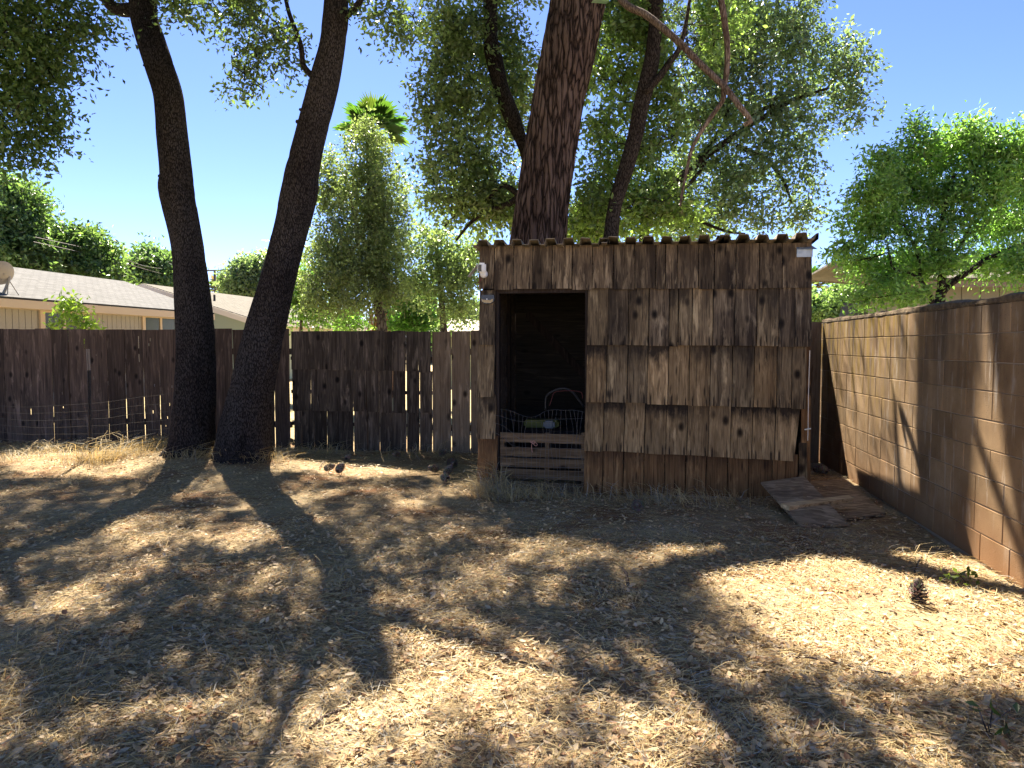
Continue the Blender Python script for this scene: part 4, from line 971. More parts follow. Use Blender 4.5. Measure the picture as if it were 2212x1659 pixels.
far_tree('rounded olive tree in the gap between shed and block wall', 1850, 640, 60, [(1850, 650, 50, 26, 60, 2.5, 44, 1.0), (1800, 668, 40, 16, 60, 2, 22, .9), (1765, 655, 30, 26, 60, 2, 18, 1.0), (1890, 640, 40, 30, 60, 2, 20, 1.0)], (.07, .10, .04), (.12, .15, .06), 124, .36, 40)
far_tree('distant low tree line seen between evergreen and oaks', 930, 660, 62, [(930, 690, 90, 22, 62, 3, 40, 1.1), (1010, 690, 60, 20, 62, 3, 20, 1.1)], (.07, .10, .05), (.11, .14, .07), 126, .38, 30)
# ash tree behind the wall
YH = 12.6
def z5b(zx, zy): return 1843.4 + zx * .17776, 516.1 + zy * .17776
H0 = [(at(2030, 700, y=YH).x, YH, -.1, .2)] + line_path([z5b(1050, 800), z5b(1070, 640), z5b(1078, 480), z5b(1080, 340), z5b(1060, 200), z5b(1050, 0), (2040, 450), (2060, 380)], YH, 19, 6)
H1 = line_path([z5b(960, 800), z5b(930, 680), z5b(870, 590), z5b(815, 500), z5b(812, 380), z5b(800, 250), z5b(720, 60), (1950, 480)], YH, 11, 4)
H2 = line_path([z5b(1075, 660), z5b(1160, 560), z5b(1350, 430), z5b(1600, 260), z5b(1900, 120), z5b(2074, 60), (2260, 500)], YH, 15, 7)
H3 = line_path([z5b(815, 480), z5b(640, 400), z5b(480, 360), z5b(430, 170), z5b(300, 210), z5b(100, 250)], YH, 6, 2)
H4 = line_path([z5b(1080, 330), z5b(1250, 160), (2090, 500), (2120, 430)], YH, 9, 4)
tree('ash_tree', 'rounded bright green ash tree with forked dark trunk behind the block wall', (H0[0][0], YH, 0), M['black_bark'], [H0, H1, H2, H3, H4],
     [(1905, 335, 26, 24, YH + -0.26, 0.22, 14, 0.21), (1985, 300, 24, 34, YH + -0.10, 0.20, 17, 0.21), (2085, 275, 30, 24, YH + -0.43, 0.26, 15, 0.23), (1945, 365, 45, 40, YH + 0.42, 0.38, 33, 0.26), (2030, 330, 45, 38, YH + 0.27, 0.38, 31, 0.22), (2110, 320, 48, 40, YH + 0.04, 0.41, 34, 0.22), (2180, 310, 50, 44, YH + -0.33, 0.43, 39, 0.21), (1885, 410, 40, 34, YH + -0.29, 0.34, 25, 0.26), (1960, 430, 46, 40, YH + 0.33, 0.39, 33, 0.26), (2045, 400, 50, 42, YH + 0.30, 0.43, 37, 0.21), (2130, 400, 52, 46, YH + -0.19, 0.44, 42, 0.24), (2215, 390, 50, 50, YH + 0.23, 0.43, 44, 0.26), (1845, 480, 36, 30, YH + 0.38, 0.31, 21, 0.21), (1905, 490, 44, 34, YH + 0.11, 0.37, 28, 0.25), (1990, 500, 50, 36, YH + 0.01, 0.43, 33, 0.21), (2080, 480, 50, 40, YH + -0.03, 0.43, 36, 0.21), (2170, 480, 52, 40, YH + 0.43, 0.44, 37, 0.26), (1825, 545, 32, 24, YH + 0.05, 0.27, 16, 0.22), (1880, 560, 44, 26, YH + 0.41, 0.37, 22, 0.24), (1950, 575, 44, 26, YH + 0.38, 0.37, 22, 0.26), (2020, 560, 46, 28, YH + 0.01, 0.39, 24, 0.23), (1915, 615, 44, 18, YH + 0.10, 0.37, 16, 0.23), (1965, 640, 46, 14, YH + -0.34, 0.39, 14, 0.22), (2130, 560, 44, 30, YH + 0.31, 0.37, 25, 0.20), (2190, 570, 40, 30, YH + -0.45, 0.34, 23, 0.24), (1870, 640, 18, 12, YH + -0.22, 0.15, 7, 0.24), (2260, 330, 60, 60, YH + -0.03, 0.51, 62, 0.22), (2280, 460, 60, 60, YH + 0.50, 0.51, 62, 0.21)],
     86, .092, (.064, .108, .030), (.11, .165, .046), M['leaf'], 113, None, False, step=.08, wid=.36, tone=.35, droop=.15)

# ------------------------------------------------------------------ palms
def fan_mesh(nseg, L, rng):
    V = []; F = []
    for k in range(nseg):
        a = R(-115 + 230 * k / (nseg - 1)); d = Vector((math.sin(a), math.cos(a), 0)); s = Vector((math.cos(a), -math.sin(a), 0))
        l = L * (1 - .25 * abs(a) / R(115)) * rng.uniform(.9, 1.08); w = L * .055
        z = .05 * (k % 2); sag = -.16 * l * rng.uniform(.6, 1.6)
        b = len(V)
        V += [d * .02, d * l * .6 + s * w + Vector((0, 0, z * L)), d * l + Vector((0, 0, sag)), d * l * .6 - s * w + Vector((0, 0, -z * L * .4))]
        F += [(b, b + 1, b + 2), (b, b + 2, b + 3)]
    return V, F
def palm(name, label, y, px_head, py_head, px_base, L, nf_, seed, skirt=True, dead=.0):
    q = random.Random(seed); h = at(px_head, py_head, y=y); b = at(px_base, 700, y=y)
    t = tag(empty(name, (b.x, y, 0)), label, 'palm tree', 'fan palms')
    mb = MB(); trunk_tube(mb, [(b.x, y, -.1, .32), (b.x, y, h.z * .4, .24), (h.x, y, h.z, .17)], .3, 12, .05, seed); mb.build('trunk', M['grey_bark'], t, True)
    V, F = fan_mesh(34, L, q)
    cols = [((.07, .15, .025), 1), ((.10, .19, .035), 1)]
    for k in range(nf_):
        col = (.22, .15, .08) if q.random() < dead else (q.uniform(.06, .10), q.uniform(.15, .20), q.uniform(.03, .05))
        az = 2.399 * k; el = R(80 - 95 * (k / nf_) + q.uniform(-8, 8)); pl = L * .75
        d = Vector((math.cos(az) * math.cos(el), math.sin(az) * math.cos(el), math.sin(el)))
        e = Vector((h.x, y, h.z)) + d * pl
        me = bpy.data.meshes.new('frond')
        quat = d.to_track_quat('Y', 'Z')
        VV = [e + quat @ Vector(v) for v in V]; n = len(VV)
        w = Vector((-d.y, d.x, 0)); w = w.normalized() * .012 if w.length > .01 else Vector((.012, 0, 0))
        s0 = Vector((h.x, y, h.z)); VV += [s0 - w, s0 + w, e + w * .6, e - w * .6]
        me.from_pydata([tuple(v) for v in VV], [], F + [(n, n + 1, n + 2, n + 3)]); me.update()
        a = me.color_attributes.new('Col', 'FLOAT_COLOR', 'POINT'); a.data.foreach_set('color', [*col, 1] * len(VV)); me.materials.append(M['leaf'])
        data_obj('frond', me, t)
    if skirt:
        V = []; F = []
        for k in range(420):
            az = q.uniform(0, 6.283); z = q.uniform(.3, 2.7); r = q.uniform(.30, .50) + .12 * math.sin(z * 2.5); l = q.uniform(.35, .8)
            d = Vector((math.cos(az), math.sin(az), 0)); s = Vector((-d.y, d.x, 0)) * q.uniform(.015, .05); c = Vector((b.x, y, z))
            i = len(V); V += [c + d * (r * .75) + s, c + d * (r * .75) - s, c + d * r * 1.1 - s * .7 + Vector((0, 0, -l)), c + d * r * 1.1 + s * .5 + Vector((0, 0, -l))]; F.append((i, i + 1, i + 2, i + 3))
        mesh_obj('dead_frond_skirt', V, F, M['skirt'], t)
palm('fan_palm', 'tall fan palm with green fronds above the bushy evergreen and brown skirt', 20.5, 806, 288, 826, .68, 17, 4)
palm('fan_palm', 'tiny distant fan palm beside the utility pole between the oak trunks', 75, 482, 628, 482, 1.25, 22, 8, False, .4)
palm('fan_palm', 'distant fan palm peeking past the shed edge above the block wall', 70, 1751, 618, 1751, 1.2, 20, 9, False, .1)

# ------------------------------------------------------------------ houses
def quad_slab(name, p, th, mat, parent):
    """four corner points of a sloping slab (top face), thickness downward"""
    p = [Vector(q) for q in p]; d = Vector((0, 0, -th))
    return MB().hexa([q + d for q in p] + p).build(name, mat, parent)
h1 = tag(empty('tan_house', (-16, 17, 0)), 'low tan house with grey shingle roof and peach trim behind the fence', 'house')
HX = -15.9; EX = HX + .5; y0h, y1h = 9.5, 24.6
wz = 2.62
k = 0; yy = y0h
while yy < y1h - .01:
    MB().box(HX - .03, HX + (k % 2) * .002, yy + .008, min(yy + .2, y1h) - .008, 0, wz).build('siding_board', M['siding'], h1, loc=(HX, yy + .1, wz / 2)); yy += .2 if k % 1 == 0 else .2; k += 1
MB().box(HX - 8.2, HX - .035, y0h, y1h, 0, wz).build('wall', M['soffit'], h1)
e0 = at(0, 641, x=EX); e1 = at(455, 679, x=EX); zE = 2.78
r0_, r1_ = (-20.05, 9.0, 4.13), (-20.05, 25.6, 4.13)
quad_slab('roof', [(EX, 9.0, zE), (EX, 24.4, zE), r1_, r0_], .05, M['roof_grey'], h1)
quad_slab('roof', [r0_, r1_, (-24.7, 24.6, 2.6), (-24.7, 9.0, 2.6)], .05, M['roof_grey'], h1)
MB().box(EX - .03, EX + .01, 9.0, 24.4, zE - .27, zE - .055).build('fascia', M['trim'], h1)
MB().box(HX + .002, EX - .032, 9.0, 24.3, zE - .27, zE - .25).build('soffit', M['trim'], h1)
def zz8(zx, zy): return zx * .18667, 545.6 + zy * .18667
def house_window(parent, xw, a, b, top, bot_z, frame, mat_f, split=True, conv=zz8, curtain=False):
    p = at(*conv(a, top), x=xw); q = at(*conv(b, top), x=xw); ya, yb = p.y, q.y; zt = (p.z + q.z) / 2; zb = bot_z; f = frame
    w = empty('window', (xw, (ya + yb) / 2, zb)); put(w, parent)
    xo = xw + .004
    def bx(nm, y0, y1, z0, z1, d, m): o = MB().box(xo, xo + d, y0, y1, z0, z1).build(nm, m, None); o.parent = w; o.matrix_parent_inverse = parent_inv(w); return o
    bx('frame', ya, yb, zt - f, zt, .05, mat_f); bx('frame', ya, ya + f, zb, zt - f, .05, mat_f); bx('frame', yb - f, yb, zb, zt - f, .05, mat_f); bx('sill', ya, yb, zb - f, zb, .06, mat_f)
    ym = (ya + yb) / 2
    if split: bx('mullion', ym - .05, ym + .05, zb, zt - f, .04, mat_f); bx('pane', ya + f, ym - .05, zb, zt - f, .012, M['glass']); bx('pane', ym + .05, yb - f, zb, zt - f, .012, M['glass'])
    else: bx('pane', ya + f, yb - f, zb, zt - f, .012, M['curtain'] if curtain else M['glass'])
house_window(h1, HX + .004, 445, 990, 640, .95, .16, M['trim'])
house_window(h1, HX + .004, 1635, 2050, 715, 1.25, .13, M['trim'])
# satellite dish on the roof edge
ds = tag(empty('satellite_dish', at(5, 632, x=-15.9)), 'grey satellite dish on a bent mast at the edge of the tan house roof', 'satellite dish')
xd = -15.75
pb = at(4, 640, x=xd); pj = at(20, 597, x=xd)
c = at(6, 592, x=xd)
V = []; F = []; nr, ns_ = 7, 28; rd = .30
for i in range(nr + 1):
    for k in range(ns_):
        a = 2 * math.pi * k / ns_; r = rd * i / nr; V.append(Vector((r * math.cos(a), .32 * (r / rd) ** 2 * rd, r * 1.05 * math.sin(a))))
for i in range(nr):
    for k in range(ns_): k2 = (k + 1) % ns_; F.append((i * ns_ + k, i * ns_ + k2, (i + 1) * ns_ + k2, (i + 1) * ns_ + k))
n = len(V); V += [v + Vector((0, -.012, 0)) for v in V]; F += [tuple(n + j for j in reversed(f)) for f in F]
rot = Euler((R(22), 0, R(70))); mesh_obj('reflector', [c + rot.to_matrix() @ v for v in V], F, M['dish'], ds, True)
MB().tube(catmull([tuple(pb), tuple(pb + (pj - pb) * .45 + Vector((0, .03, 0))), tuple(pj), tuple(c)], .05), .035, 8).build('mast', M['dish'], ds, True)
for a, b in (((20, 606), (43, 641)), ((18, 600), (16, 642))): MB().tube([at(*a, x=xd), at(*b, x=xd + .1)], .012, 6).build('strut', M['dish'], ds)
MB().tube([c + Vector((0, 0, -.15)), c + rot.to_matrix() @ Vector((0, .25, -.3)), c + rot.to_matrix() @ Vector((0, .34, -.1))], .014, 6).build('feed_arm', M['dish'], ds)

h2 = tag(empty('green_house', (-18, 33, 0)), 'pale green house with brown-grey roof and red chimney between the trunks', 'house')
GX_ = -15.9; zE2 = 2.62; rz2 = 4.22
gy0, gy1 = 27.6, 44.0
MB().box(GX_ - 9.6, GX_, gy0 + .4, gy1, 0, 2.55).build('wall', M['siding_yellow'], h2)
pk = (-20.7, gy0 + .38)
mesh_obj('gable_wall', [(GX_, gy0 + .38, 0), (GX_ - 9.6, gy0 + .38, 0), (GX_ - 9.6, gy0 + .38, 2.5), (-20.7, gy0 + .38, 4.08), (GX_, gy0 + .38, 2.5), (GX_, gy0 + .39, 0), (GX_ - 9.6, gy0 + .39, 0), (GX_ - 9.6, gy0 + .39, 2.5), (-20.7, gy0 + .39, 4.08), (GX_, gy0 + .39, 2.5)], [(0, 1, 2, 3, 4), (9, 8, 7, 6, 5)], M['siding_green'], h2)
MB().box(GX_ - .02, GX_ + .06, gy0 + .32, gy0 + .44, 0, 2.5).build('corner_trim', M['white_trim'], h2)
E2x = GX_ + .5
quad_slab('roof', [(E2x, gy0 - .1, zE2), (E2x, gy1, zE2), (-20.7, gy1, rz2), (-20.7, gy0 - .1, rz2)], .06, M['roof_tan'], h2)
quad_slab('roof', [(-20.7, gy0 - .1, rz2), (-20.7, gy1, rz2), (-26, gy1, zE2), (-26, gy0 - .1, zE2)], .06, M['roof_tan'], h2)
for x_ in (E2x, -26): quad_slab('barge_board', [(x_, gy0 - .14, zE2 - .03), (-20.7, gy0 - .14, rz2 - .03), (-20.7, gy0 - .101, rz2 - .03), (x_, gy0 - .101, zE2 - .03)], .24, M['white_trim'], h2)
MB().box(E2x - .02, E2x + .1, gy0 - .1, gy1, zE2 - .2, zE2 - .065).build('gutter', M['white_trim'], h2)
for y_ in (29.2, 38.3): MB().tube([(E2x, y_, 2.45), (E2x - .1, y_ - .3, 2.3), (GX_ + .06, y_ - 1.2, 1.9), (GX_ + .06, y_ - 1.25, .2)], .05, 8).build('downspout', M['white_trim'], h2)
def zz7(zx, zy): return 442.4 + zx * .13334, 545.6 + zy * .13334
house_window(h2, GX_ + .004, 1415, 1695, 1172, 1.0, .09, M['white_trim'], False, zz7, True)
house_window(h2, GX_ + .004, 1925, 2120, 1205, 1.0, .09, M['white_trim'], False, zz7, True)
pch = at(*zz7(1745, 900), y=40); MB().box(-17.9, -17.2, 39.6, 40.4, 2.9, 4.05).build('chimney', M['brick_red'], h2); MB().box(-18.0, -17.1, 39.5, 40.5, 2.9, 3.35).build('chimney_flashing', M['white_trim'], h2)
p = at(*zz7(122, 800), y=29.5); MB().tube([(-18.6, 29.5, 3.3), (-18.6, 29.5, 3.85)], .05, 8).build('vent_pipe', M['rusty'], h2)

h3 = tag(empty('pale_roofed_house', (-3.2, 27, 0)), 'pale roofed house mostly hidden behind the fence left of the shed', 'house')
a = at(935, 716, y=26); b = at(1100, 716, y=26); t = at(985, 690, y=29); t2 = at(1120, 690, y=29)
MB().box(a.x, b.x, 26.2, 32, 0, a.z - .1).build('wall', M['siding_yellow'], h3)
quad_slab('roof', [(a.x - .3, 25.8, a.z), (b.x + .5, 25.8, a.z), (t2.x + .4, 29, t.z), (t.x - .3, 29, t.z)], .12, M['roof_pale'], h3)
quad_slab('roof', [(t.x - .3, 29, t.z), (t2.x + .4, 29, t.z), (b.x + .5, 32.4, a.z), (a.x - .3, 32.4, a.z)], .12, M['roof_pale'], h3)

# house beyond the block wall
h4 = tag(empty('grey_house', (11, 19, 0)), 'grey house with a long pointed roof overhang behind the ash tree', 'house')
tip = at(1800, 563, y=16.2); wl = at(1877, 640, y=18.0)
zr = tip.z
k = 0; x_ = wl.x
while x_ < wl.x + 7.5:
    MB().box(x_ + .006, x_ + .39, 18.0, 18.04, 0, 3.2).build('siding_board', M['siding_grey'], h4, loc=(x_, 18, 1.6)); x_ += .4
MB().hexa([(wl.x + .05, 18.05, 0), (wl.x + 7.6, 18.05, 0), (wl.x + 14, 26, 0), (wl.x + 6.4, 26, 0), (wl.x + .05, 18.05, 3.1), (wl.x + 7.6, 18.05, 3.1), (wl.x + 14, 26, 3.1), (wl.x + 6.4, 26, 3.1)]).build('wall', M['siding_grey'], h4)
low1 = at(1877, 612, y=17.6)
# prow roof: a lit top, a brown underside
T0 = Vector((tip.x, tip.y, zr)); T1 = Vector((wl.x + 9, 24.0, zr + 1.05)); T2 = Vector((wl.x + 9, 16.6, low1.z - .05)); T3 = Vector((wl.x - .05, 16.9, low1.z + .05)); T4 = Vector((wl.x - .2, 24, zr + .3))
def poly_slab(name, p, th, mat):
    n = len(p); V = [q + Vector((0, 0, -th)) for q in p] + list(p); F = [tuple(range(n))[::-1], tuple(range(n, 2 * n))] + [(i, (i + 1) % n, n + (i + 1) % n, n + i) for i in range(n)]
    return mesh_obj(name, V, F, mat, h4)
poly_slab('roof', [T3, T2, T1, T0 + Vector((0, .02, 0))], .05, M['roof_tan'])
poly_slab('soffit', [T3 + Vector((.02, .03, -.06)), T2 + Vector((0, .03, -.06)), T1 + Vector((0, 0, -.06)), T0 + Vector((.04, .02, -.06))], .14, M['soffit'])
poly_slab('roof', [T0 + Vector((0, .03, .0)), T1 + Vector((0, .02, 0)), T4 + Vector((9, 2, -.6)), T4], .05, M['roof_tan'])
h5 = tag(empty('low_pale_roof_shed', (9, 22, 0)), 'low pale sloping roof beside the grey house above the wall', 'outbuilding')
a = at(1812, 684, y=20); b = at(1880, 660, y=20)
MB().box(a.x + .2, b.x + 1.5, 20.2, 24, 0, a.z - .1).build('wall', M['siding_grey'], h5)
quad_slab('roof', [(a.x, 20, a.z), (b.x + 2, 20, a.z), (b.x + 2, 22.5, b.z + .35), (b.x, 22.5, b.z + .2)], .08, M['roof_pale'], h5)

# utility poles and cables
def utility_pole(label, y, px, ptop, arms, transformer=False):
    t_ = at(px, ptop, y=y); o = tag(empty('utility_pole', (t_.x, y, 0)), label, 'utility pole', 'utility poles')
    MB().tube([(t_.x, y, -.1), (t_.x, y, t_.z)], [.17, .12], 8).build('pole', M['pole'], o, True)
    for (l, r, py) in arms:
        a = at(l, py, y=y); b = at(r, py, y=y)
        MB().box(a.x, b.x, y - .2, y - .12, a.z - .06, a.z + .06).build('crossarm', M['pole'], o)
        for q in (a.x + .1, b.x - .1, (a.x + b.x) / 2 + .4): MB().tube([(q, y - .16, a.z + .06), (q, y - .16, a.z + .26)], [.05, .03], 6).build('insulator', M['white_plastic'], o)
    if transformer: MB().tube([(t_.x + .42, y, t_.z - 2.0), (t_.x + .42, y, t_.z - 1.1)], .26, 12).build('transformer', M['grey_jug'], o, True)
utility_pole('wooden utility pole with crossarms between the two leaning oaks', 60, 464, 583, [(450, 482, 585), (452, 478, 618)])
utility_pole('distant utility pole with transformer seen between shed and wall', 66, 1784.5, 621, [(1782, 1790, 624)], True)
mast = tag(MB().tube([at(1860, 668, y=24), at(1860, 598, y=24)], [.04, .02], 6).build('antenna_mast', M['pole'], None, True, loc=None), 'thin bare mast rising behind the wall near the grey house', 'mast')
for i, (a, b) in enumerate((((236, 548), (330, 578)), ((232, 558), (330, 586)))):
    tag(MB().tube(catmull([tuple(at(a[0] - 160, a[1] - 36, y=30)), tuple(at(*a, y=38)), tuple(at(*b, y=48)), tuple(at(450, 585 + i * 33, y=60))], 2), .012, 4, cap=False).build('power_cable', M['wire']), ('upper' if i == 0 else 'lower') + ' of the two thin power cables crossing the far trees', 'cable', 'power cables')

# ------------------------------------------------------------------ steel post and wire fence by the oaks
def zw(zx, zy): return (150 + zx / 3.403) / 1.3562, (1000 + zy / 3.403) / 1.3562
YW = 8.35
tp = tag(empty('steel_post', at(197, 1020, y=YW)), 'dark steel fence post with a pale tip left of the leaning oaks', 'post')
b_ = at(197, 1026, y=YW); m_ = at(192.5, 800, y=YW); t_ = at(190, 754, y=YW)
def tpost(p, q, mat, nm):
    mb = MB(); mb.hexa([p + Vector((-.022, -.004, 0)), p + Vector((.022, -.004, 0)), p + Vector((.022, .004, 0)), p + Vector((-.022, .004, 0)), q + Vector((-.022, -.004, 0)), q + Vector((.022, -.004, 0)), q + Vector((.022, .004, 0)), q + Vector((-.022, .004, 0))])
    mb.hexa([p + Vector((-.004, -.03, 0)), p + Vector((.004, -.03, 0)), p + Vector((.004, -.0045, 0)), p + Vector((-.004, -.0045, 0)), q + Vector((-.004, -.03, 0)), q + Vector((.004, -.03, 0)), q + Vector((.004, -.0045, 0)), q + Vector((-.004, -.0045, 0))])
    return mb.build(nm, mat, tp)
tpost(Vector((b_.x, b_.y, -.05)), m_, M['rusty'], 'shaft'); tpost(m_ + Vector((0, 0, .001)), t_, M['paint_tip'], 'tip')
wf = tag(empty('wire_fence', (-7.5, YW, 0)), 'low sagging wire fence from the steel post to the oak trunk', 'wire fence')
topw = [(-700, 625), (-300, 650), (0, 640), (400, 615), (560, 605), (740, 575), (920, 550), (1030, 545), (1230, 515)]
for k in range(7):
    pts = [(a, b + k * (72 + .012 * a) + rr.uniform(-5, 5)) for a, b in topw]
    MB().tube(catmull([tuple(at(*zw(a, b), y=YW + .06)) for a, b in pts], .1), .0017, 4, cap=False).build('wire', M['old_wire'], wf)
for k in range(46):
    x = -680 + k * 41; 
    a = ytop(topw, x); s = rr.uniform(-6, 14)
    MB().tube([at(*zw(x, a), y=YW + .062), at(*zw(x + s, a + 230), y=YW + .062), at(*zw(x + s * .4 + rr.uniform(-8, 8), a + 500), y=YW + .062)], .0010, 3, cap=False).build('wire', M['old_wire'], wf)

# ------------------------------------------------------------------ boards on the ground by the shed
def z3(zx, zy): return 1585.3 + zx * .2, 921.7 + zy * .2
def panel(name, label, pts, th, mat, cat):
    P = [Vector(p) for p in pts]; return tag(MB().hexa([p + Vector((0, 0, -th)) for p in P] + P).build(name, mat, None, loc=tuple(P[0])), label, cat)
A_ = at(*z3(290, 600), z=.21); B_ = at(*z3(755, 532), z=.26); D_ = at(*z3(735, 1085), z=.05); C_ = at(*z3(1235, 1050), z=.05)
panel('strand_board', 'grey weathered strand board leaning low against the shed corner', [D_, C_, B_, A_], .018, M['osb'], 'board')
a = at(*z3(800, 592), z=.05); b = at(*z3(1205, 556), z=.05); c = at(*z3(1640, 930), z=.03); d = at(*z3(1190, 1000), z=.03)
panel('strand_board', 'browner strand board lying flat by the block wall under leaves', [d, c, b, a], .016, M['osb'], 'board')
nrm = (C_ - D_).cross(A_ - D_).normalized()
def on_panel(zx, zy, up):
    o = Vector((0, 0, EYE)); dr = ray(*z3(zx, zy)); t = (D_ + nrm * up - o).dot(nrm) / dr.dot(nrm); return o + dr * t
p = [on_panel(510, 826, .045), on_panel(600, 862, .045), on_panel(1292, 770, .045), on_panel(1240, 738, .045)]
stick = MB().hexa([q - nrm * .04 for q in p] + p).build('lumber_strip', M['stick'], None, loc=tuple(p[0]))
tag(stick, 'yellowish strip of lumber lying across the strand boards', 'lumber')
rod = tag(empty('hook_cord', at(1747, 930, y=SY - .04)), 'pale thin cord with a short crosspiece hanging by the shed edge', 'cord')
MB().tube([zp(1996, 735, SY - .04), zp(1988, 1000, SY - .04), zp(1986, 1180, SY - .04), zp(1984, 1250, SY - .04)], .004, 5).build('cord', M['white_trim'], rod)
MB().tube([zp(1966, 1188, SY - .045), zp(2002, 1182, SY - .045)], .007, 6).build('crosspiece', M['white_trim'], rod)

# ------------------------------------------------------------------ pine cones
def cone_mesh(seed, pale=1.0):
    q = random.Random(seed); V = []; F = []; C = []
    n = 96; H = 1.0
    for k in range(n):
        t = (k + .5) / n; az = 2.39996 * k
        prof = math.sin(math.pi * (.13 + .80 * t)) ** .75 * (1 - .35 * t)
        r = .44 * prof; z = .08 + .82 * t; tilt = R(-25 + 85 * t)
        d = Vector((math.cos(az), math.sin(az), 0)); s = Vector((-d.y, d.x, 0)); o = d * math.cos(tilt) + Vector((0, 0, math.sin(tilt))); u = Vector((0, 0, 1)) * math.cos(tilt) - d * math.sin(tilt)
        w = .105 * (1 - .45 * t) * q.uniform(.85, 1.15); L = r; c = Vector((0, 0, z))
        b = len(V)
        V += [c + d * .04 - s * w * .4, c + d * .04 + s * w * .4, c + o * L * .8 + s * w - u * .01, c + o * L * .8 - s * w - u * .01, c + o * L + u * .045, c + o * L * .8 - u * .055, c + o * L * 1.06 + u * .085]
        F += [(b, b + 1, b + 2, b + 3), (b + 3, b + 2, b + 4), (b + 1, b, b + 5), (b + 1, b + 5, b + 2), (b, b + 3, b + 5), (b + 2, b + 5, b + 4), (b + 3, b + 4, b + 5), (b + 4, b + 2, b + 6)]
        dk = (.018, .013, .012); lt = tuple(x * q.uniform(.7, 1.2) * pale for x in (.21, .165, .125))
        C += [dk, dk, lt, lt, lt, dk, lt]
    me = bpy.data.meshes.new('pine_cone'); me.from_pydata([tuple(v) for v in V], [], F); me.update()
    a = me.color_attributes.new('Col', 'FLOAT_COLOR', 'POINT'); a.data.foreach_set('color', [x for c in C for x in (*c, 1)]); me.materials.append(M['cone'])
    return me
cm = [cone_mesh(1, 1.0), cone_mesh(2, 1.1), cone_mesh(3, 1.2)]
def zc(zx, zy): return 626.7 + zx * .2, 943.8 + zy * .2
cones = [((1982, 1318), .155, 0, (.1, -.05), 'sunlit upright pine cone on bright straw near the block wall'),
         (zc(372, 425), .135, 1, (1.2, .3), 'dark pine cone, left of the close pair near the patched fence'),
         (zc(514, 452), .15, 1, (.9, -.6), 'dark pine cone, right of the close pair near the patched fence'),
         (zc(1602, 388), .15, 1, (1.1, .9), 'dark pine cone at the far left of the heap by the shed'),
         (zc(1735, 320), .20, 0, (1.4, -.5), 'largest pale-topped pine cone in the heap by the shed'),
         (zc(1672, 450), .14, 2, (.8, .2), 'dark pine cone in the middle of the heap by the shed'),
         (zc(1705, 505), .14, 2, (1.5, .8), 'nearest dark pine cone of the heap by the shed'),
         (zc(1190, 240), .13, 1, (1.3, .1), 'lone dark pine cone in shade before the patched fence boards'),
         (zc(1615, 228), .13, 2, (1.0, .5), 'dark pine cone close to the foot of the lighter fence boards'),
         (zc(605, 270), .12, 2, (1.2, .9), 'dark pine cone in deep shade behind the close pair of cones'),
         (zc(48, 128), .12, 1, (.6, .1), 'dark pine cone beside the right oak trunk at the fence foot'),
         ((1378, 1106), .17, 2, (1.3, .4), 'dark pine cone lying in front of the shed wall'),
         (z3(860, 520), .16, 1, (1.4, .2), 'pine cone in the litter between shed and block wall'),
         (z3(1000, 545), .13, 2, (1.2, .7), 'pine cone just behind the flat strand board')]
for i, (pxy, size, v, (tx, ty), lab) in enumerate(cones):
    p = at(*pxy, z=.0); g = float(hgt(p.x, p.y))
    o = data_obj('pine_cone', cm[v], None, (p.x, p.y, g + (size * .40 if tx > .5 else 0)), (tx, ty, i * 1.7), (size, size, size))
    tag(o, lab, 'pine cone', 'pine cones on the ground')

# fallen twigs
for i, (pts, r, lab) in enumerate((([(1706, 1408), (1780, 1425), (1850, 1440), (1925, 1455)], .006, 'long thin twig on the sunlit straw'), ([(1340, 1226), (1352, 1240), (1356, 1262)], .012, 'short dark crooked twig in the shade before the shed'), ([(670, 1560), (700, 1535), (740, 1515), (765, 1500)], .007, 'thin dark twig among shaded leaves at the front'), ([(735, 1000), (770, 1012), (800, 1006)], .006, 'dark twig in the sun patch beside the close pair of cones'), ([(690, 1014), (700, 1002), (715, 994)], .005, 'pale twig standing out behind the close pair of cones'), ([(1975, 1240), (1985, 1215), (1992, 1195)], .007, 'bare twig sprouting by the block wall foot'))):
    P_ = []
    for j, q_ in enumerate(pts):
        w = at(*q_, z=.03); P_.append((w.x, w.y, float(hgt(w.x, w.y)) + .02 + .01 * (j % 2)))
    tag(MB().tube(catmull(P_, .05), r, 6).build('fallen_twig', M['dead_limb'], None, True), lab, 'twig', 'fallen twigs')
# small green weeds
for i, (pxy, n, sz, colr, lab) in enumerate((((2078, 1282), 26, .05, (.10, .14, .03), 'small green weed on the straw beside the block wall'), ((2140, 1600), 9, .055, (.05, .09, .03), 'dark green oak seedling in the leaves at the front corner'), ((372, 988), 24, .06, (.10, .16, .06), 'green sprout at the foot of the left oak trunk'), ((337, 920), 22, .055, (.09, .13, .07), 'tall thin green sucker between wire fence and oak trunk'))):
    p = at(*pxy, z=0); q = np.random.default_rng(40 + i); h = .62 if i == 3 else .13
    t = tag(empty('weed', (p.x, p.y, 0)), lab, 'weed', 'green weeds')
    pos = np.array([p.x, p.y, float(hgt(p.x, p.y))]) + q.normal(size=(n, 3)) * np.array([.055, .04, .0]) + np.stack([np.zeros(n), np.zeros(n), q.uniform(.03, h, n)], 1)
    leaves_mesh('leaves', pos, q.normal(size=(n, 3)), np.full(n, sz), .5, np.tile(np.array(colr), (n, 1)) * q.uniform(.7, 1.3, (n, 1)), M['leaf'], t, q)
    mb = MB()
    for k in range(3): mb.tube([(p.x, p.y, 0), (p.x + q.normal() * .03, p.y + q.normal() * .02, h * .6), (p.x + q.normal() * .05, p.y, h)], .003, 4)
    mb.build('stems', M['grey_bark'], t)

